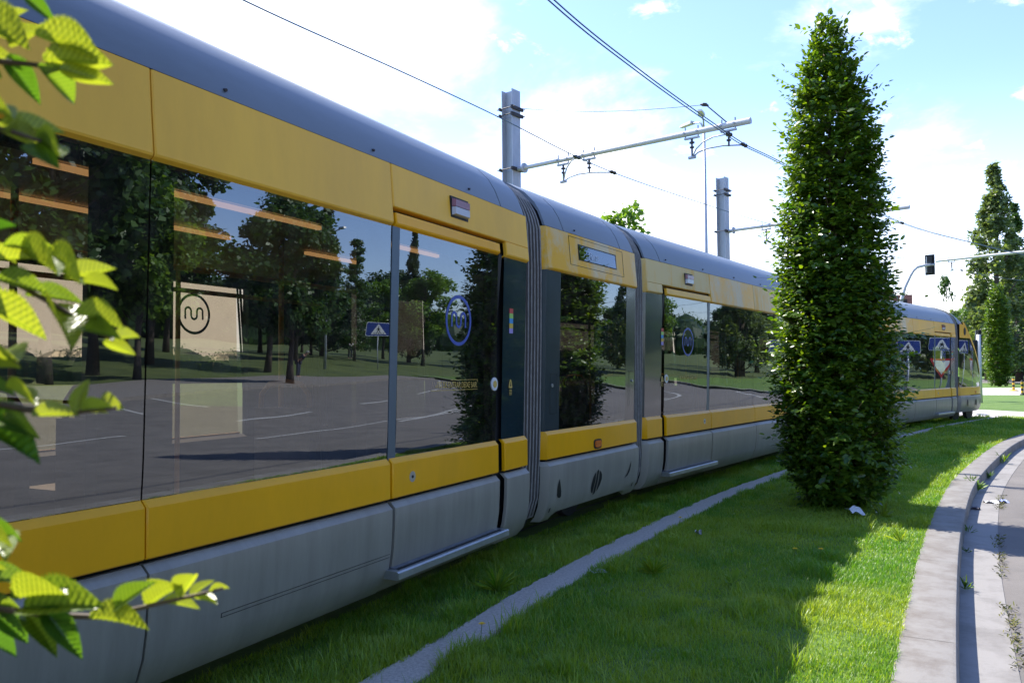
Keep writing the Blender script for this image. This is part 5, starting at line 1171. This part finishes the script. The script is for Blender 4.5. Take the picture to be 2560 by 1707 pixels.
# ------------------------------------------------------------------ litter and weeds
def sheet_paper(name, x, y, w_, d_, rot, label, m, z=.055, curl=.02, tilt=0.):
    mb = MB(); rows = []
    for i in range(6):
        rows.append([(w_*(i/5-.5), d_*(j/5-.5) + .006*math.sin(i*2.), curl*math.sin(i*1.1+j*.7) + tilt*j/5) for j in range(6)])
    mb.grid(rows); mb.grid([[(a, b, c - .0015) for a, b, c in r] for r in rows]); o = mb.build(name, m); o.location = (x, y, z); o.rotation_euler = (0, 0, rot); return tag(o, label, 'litter')
sheet_paper('paper_sheet', -.585, 9.05, .13, .19, .5, 'white sheet of paper lying on the grass at the foot of the hornbeam', M['paper'], tilt=.03)
sheet_paper('paper_scrap', -2.16, 5.74, .12, .10, .9, 'flattened pale scrap lying on the concrete edging', pmat('grey_scrap', (.30, .33, .36), .4, var=.2, vscale=30), z=.024, curl=.006)
sheet_paper('foil_wrapper', -1.80, 7.39, .06, .05, .2, 'small crumpled silver wrapper on the grass by the edging', M['alu'], z=.05, curl=.02)
for i, (x, y, m, lab) in enumerate([(.80,11.5,M['paper'],'torn white scrap in the gutter below the kerb weed'),(.93,11.62,pmat('blue_wrapper',(.25,.3,.55),.5),'blue white wrapper lying in the gutter'),(.60,10.9,pmat('dark_wrapper',(.10,.09,.11),.5),'dark crumpled wrapper in the gutter, nearest of the gutter litter')]):
    sheet_paper('gutter_litter', x, y, .16 - .04*i, .10, .4*i + .3, lab, m, z=-.115, curl=.018)
def dandelion(x, y, h, label):
    t = empty('dandelion', (x, y, 0), label, 'flower', 'yellow dandelions in the grass'); mb = MB(); mb.tube([(0, 0, 0), (.006, .004, h*.6), (.01, .006, h)], .0018, 5); mb.build('stem', M['leaf_tip'], t)
    mb = MB(); c = Vector((.01, .006, h))
    for k in range(22):
        a = 2*PI*k/22; rr3 = .019 if k % 2 else .013; d = Vector((math.cos(a), math.sin(a), .25 + .4*(k % 2 == 0))); mb.add([c, c + d*rr3 + Vector((-math.sin(a), math.cos(a), 0))*.004, c + d*rr3*1.15, c + d*rr3 - Vector((-math.sin(a), math.cos(a), 0))*.004], [(0, 1, 2, 3)])
    mb.build('flower_head', M['flower'], t)
for x, y, lab in [(-.885,6.71,'dandelion in the shaded lawn, left one of the pair'),(-.70,6.78,'dandelion in the shaded lawn, right one of the pair'),(-2.21,4.0,'dandelion at the edge of the concrete edging, nearest the camera'),(-2.06,7.7,'dandelion on the concrete edging halfway to the hornbeam')]: dandelion(x, y, .11, lab)
def weed(name, x, y, z, n, L_, label, m='leaf_light', spread=.6, cat='weed', group=None, wid=.22):
    r = np.random.default_rng(int(abs(x*1000+y*10))); az = r.uniform(0, 2*PI, n); el = r.uniform(.3, 1.3, n); A = np.stack([np.cos(az)*np.cos(el), np.sin(az)*np.cos(el), np.sin(el)], 1)
    P = A*(r.random(n)*.6*L_)[:, None]*spread; Nn = np.array([0, 0, 1.])[None] + r.normal(0, .4, (n, 3)); Ls = L_*r.uniform(.4, 1, n)
    o = leaves(name, P, A, Nn, Ls, Ls*wid, M[m]); o.location = (x, y, z); return tag(o, label, cat, group)
weed('kerb_weed', .70, 12.5, -.12, 70, .11, 'leafy yellow green weed growing out of the kerb foot, tallest one', 'leaf_light', 1.5, wid=.4)
weed('kerb_weed', .66, 12.75, -.05, 22, .16, 'tuft of tall green blades on the kerb behind the leafy weed', 'leaf_light', .5, wid=.08)
kf = offset(KIN, .31)
for i, (yy, n, L_, lab) in enumerate([(6.9,26,.10,'small sprawling weed at the kerb foot nearest the camera'),(8.3,18,.07,'low weed at the kerb foot beside the tree shadow'),(9.3,14,.10,'thin weed at the kerb foot below the brown stained kerb stone'),(14.0,30,.14,'grey green weed at the kerb foot past the leafy weed'),(16.3,30,.2,'bushy weed at the kerb foot farthest along the bend')]):
    weed('kerb_weed', float(np.interp(yy, kf[:, 1], kf[:, 0])) + .02, yy, -.125, n, L_*.8, lab, 'leaf_far' if i % 2 else 'leaf', 1.1, wid=.2)
gj = offset(KIN, .585); P = []; r_ = np.random.default_rng(31)
ys = np.concatenate([r_.uniform(5.2, 6.6, 160), r_.uniform(7.4, 8.4, 90), r_.uniform(8.6, 9.3, 60), r_.uniform(11, 12.2, 140)]); n = len(ys)
P = np.stack([np.interp(ys, gj[:, 1], gj[:, 0]) + r_.normal(0, .022, n), ys, np.full(n, -.122)], 1); az = r_.uniform(0, 2*PI, n); A = np.stack([np.cos(az), np.sin(az), r_.uniform(.2, 1., n)], 1)
tag(leaves('moss_strip', P, A, np.array([0, 0, 1.])[None] + r_.normal(0, .4, (n, 3)), r_.uniform(.02, .05, n), r_.uniform(.006, .014, n), pmat('dry_moss', (.16, .13, .04), .9, col2=(.08, .12, .02), vscale=9)), 'dry moss and weeds in the joint between gutter and road', 'moss', kind='stuff')
weed('dock_plant', -1.18, 5.75, .02, 9, .11, 'broad leaved dock plant low in the lawn', 'leaf_light', .5, cat='plant', wid=.45)
weed('reddish_weed', -.33, 9.1, .0, 16, .15, 'pale reddish stemmed weed on the lawn beside the paper sheet', 'leaf_tip', .8, cat='plant', wid=.25)
for i, (x, y, n, L_, lab) in enumerate([(-2.62,5.0,70,.22,'tall grass tuft against the tram side, nearest one'),(-1.78,5.9,80,.17,'bright grass tuft beside the concrete edging scrap'),(-2.55,8.2,60,.16,'bright grass tuft below the short carriage'),(-.35,11.8,40,.14,'pale seeding grass tuft on the lit lawn past the hornbeam'),(-.15,7.9,26,.16,'thin seeding grass stalks near the kerb beside the tree shadow')]):
    weed('grass_tuft', x, y, 0, n, L_, lab, 'grass', .25, cat='grass tuft', wid=.035)
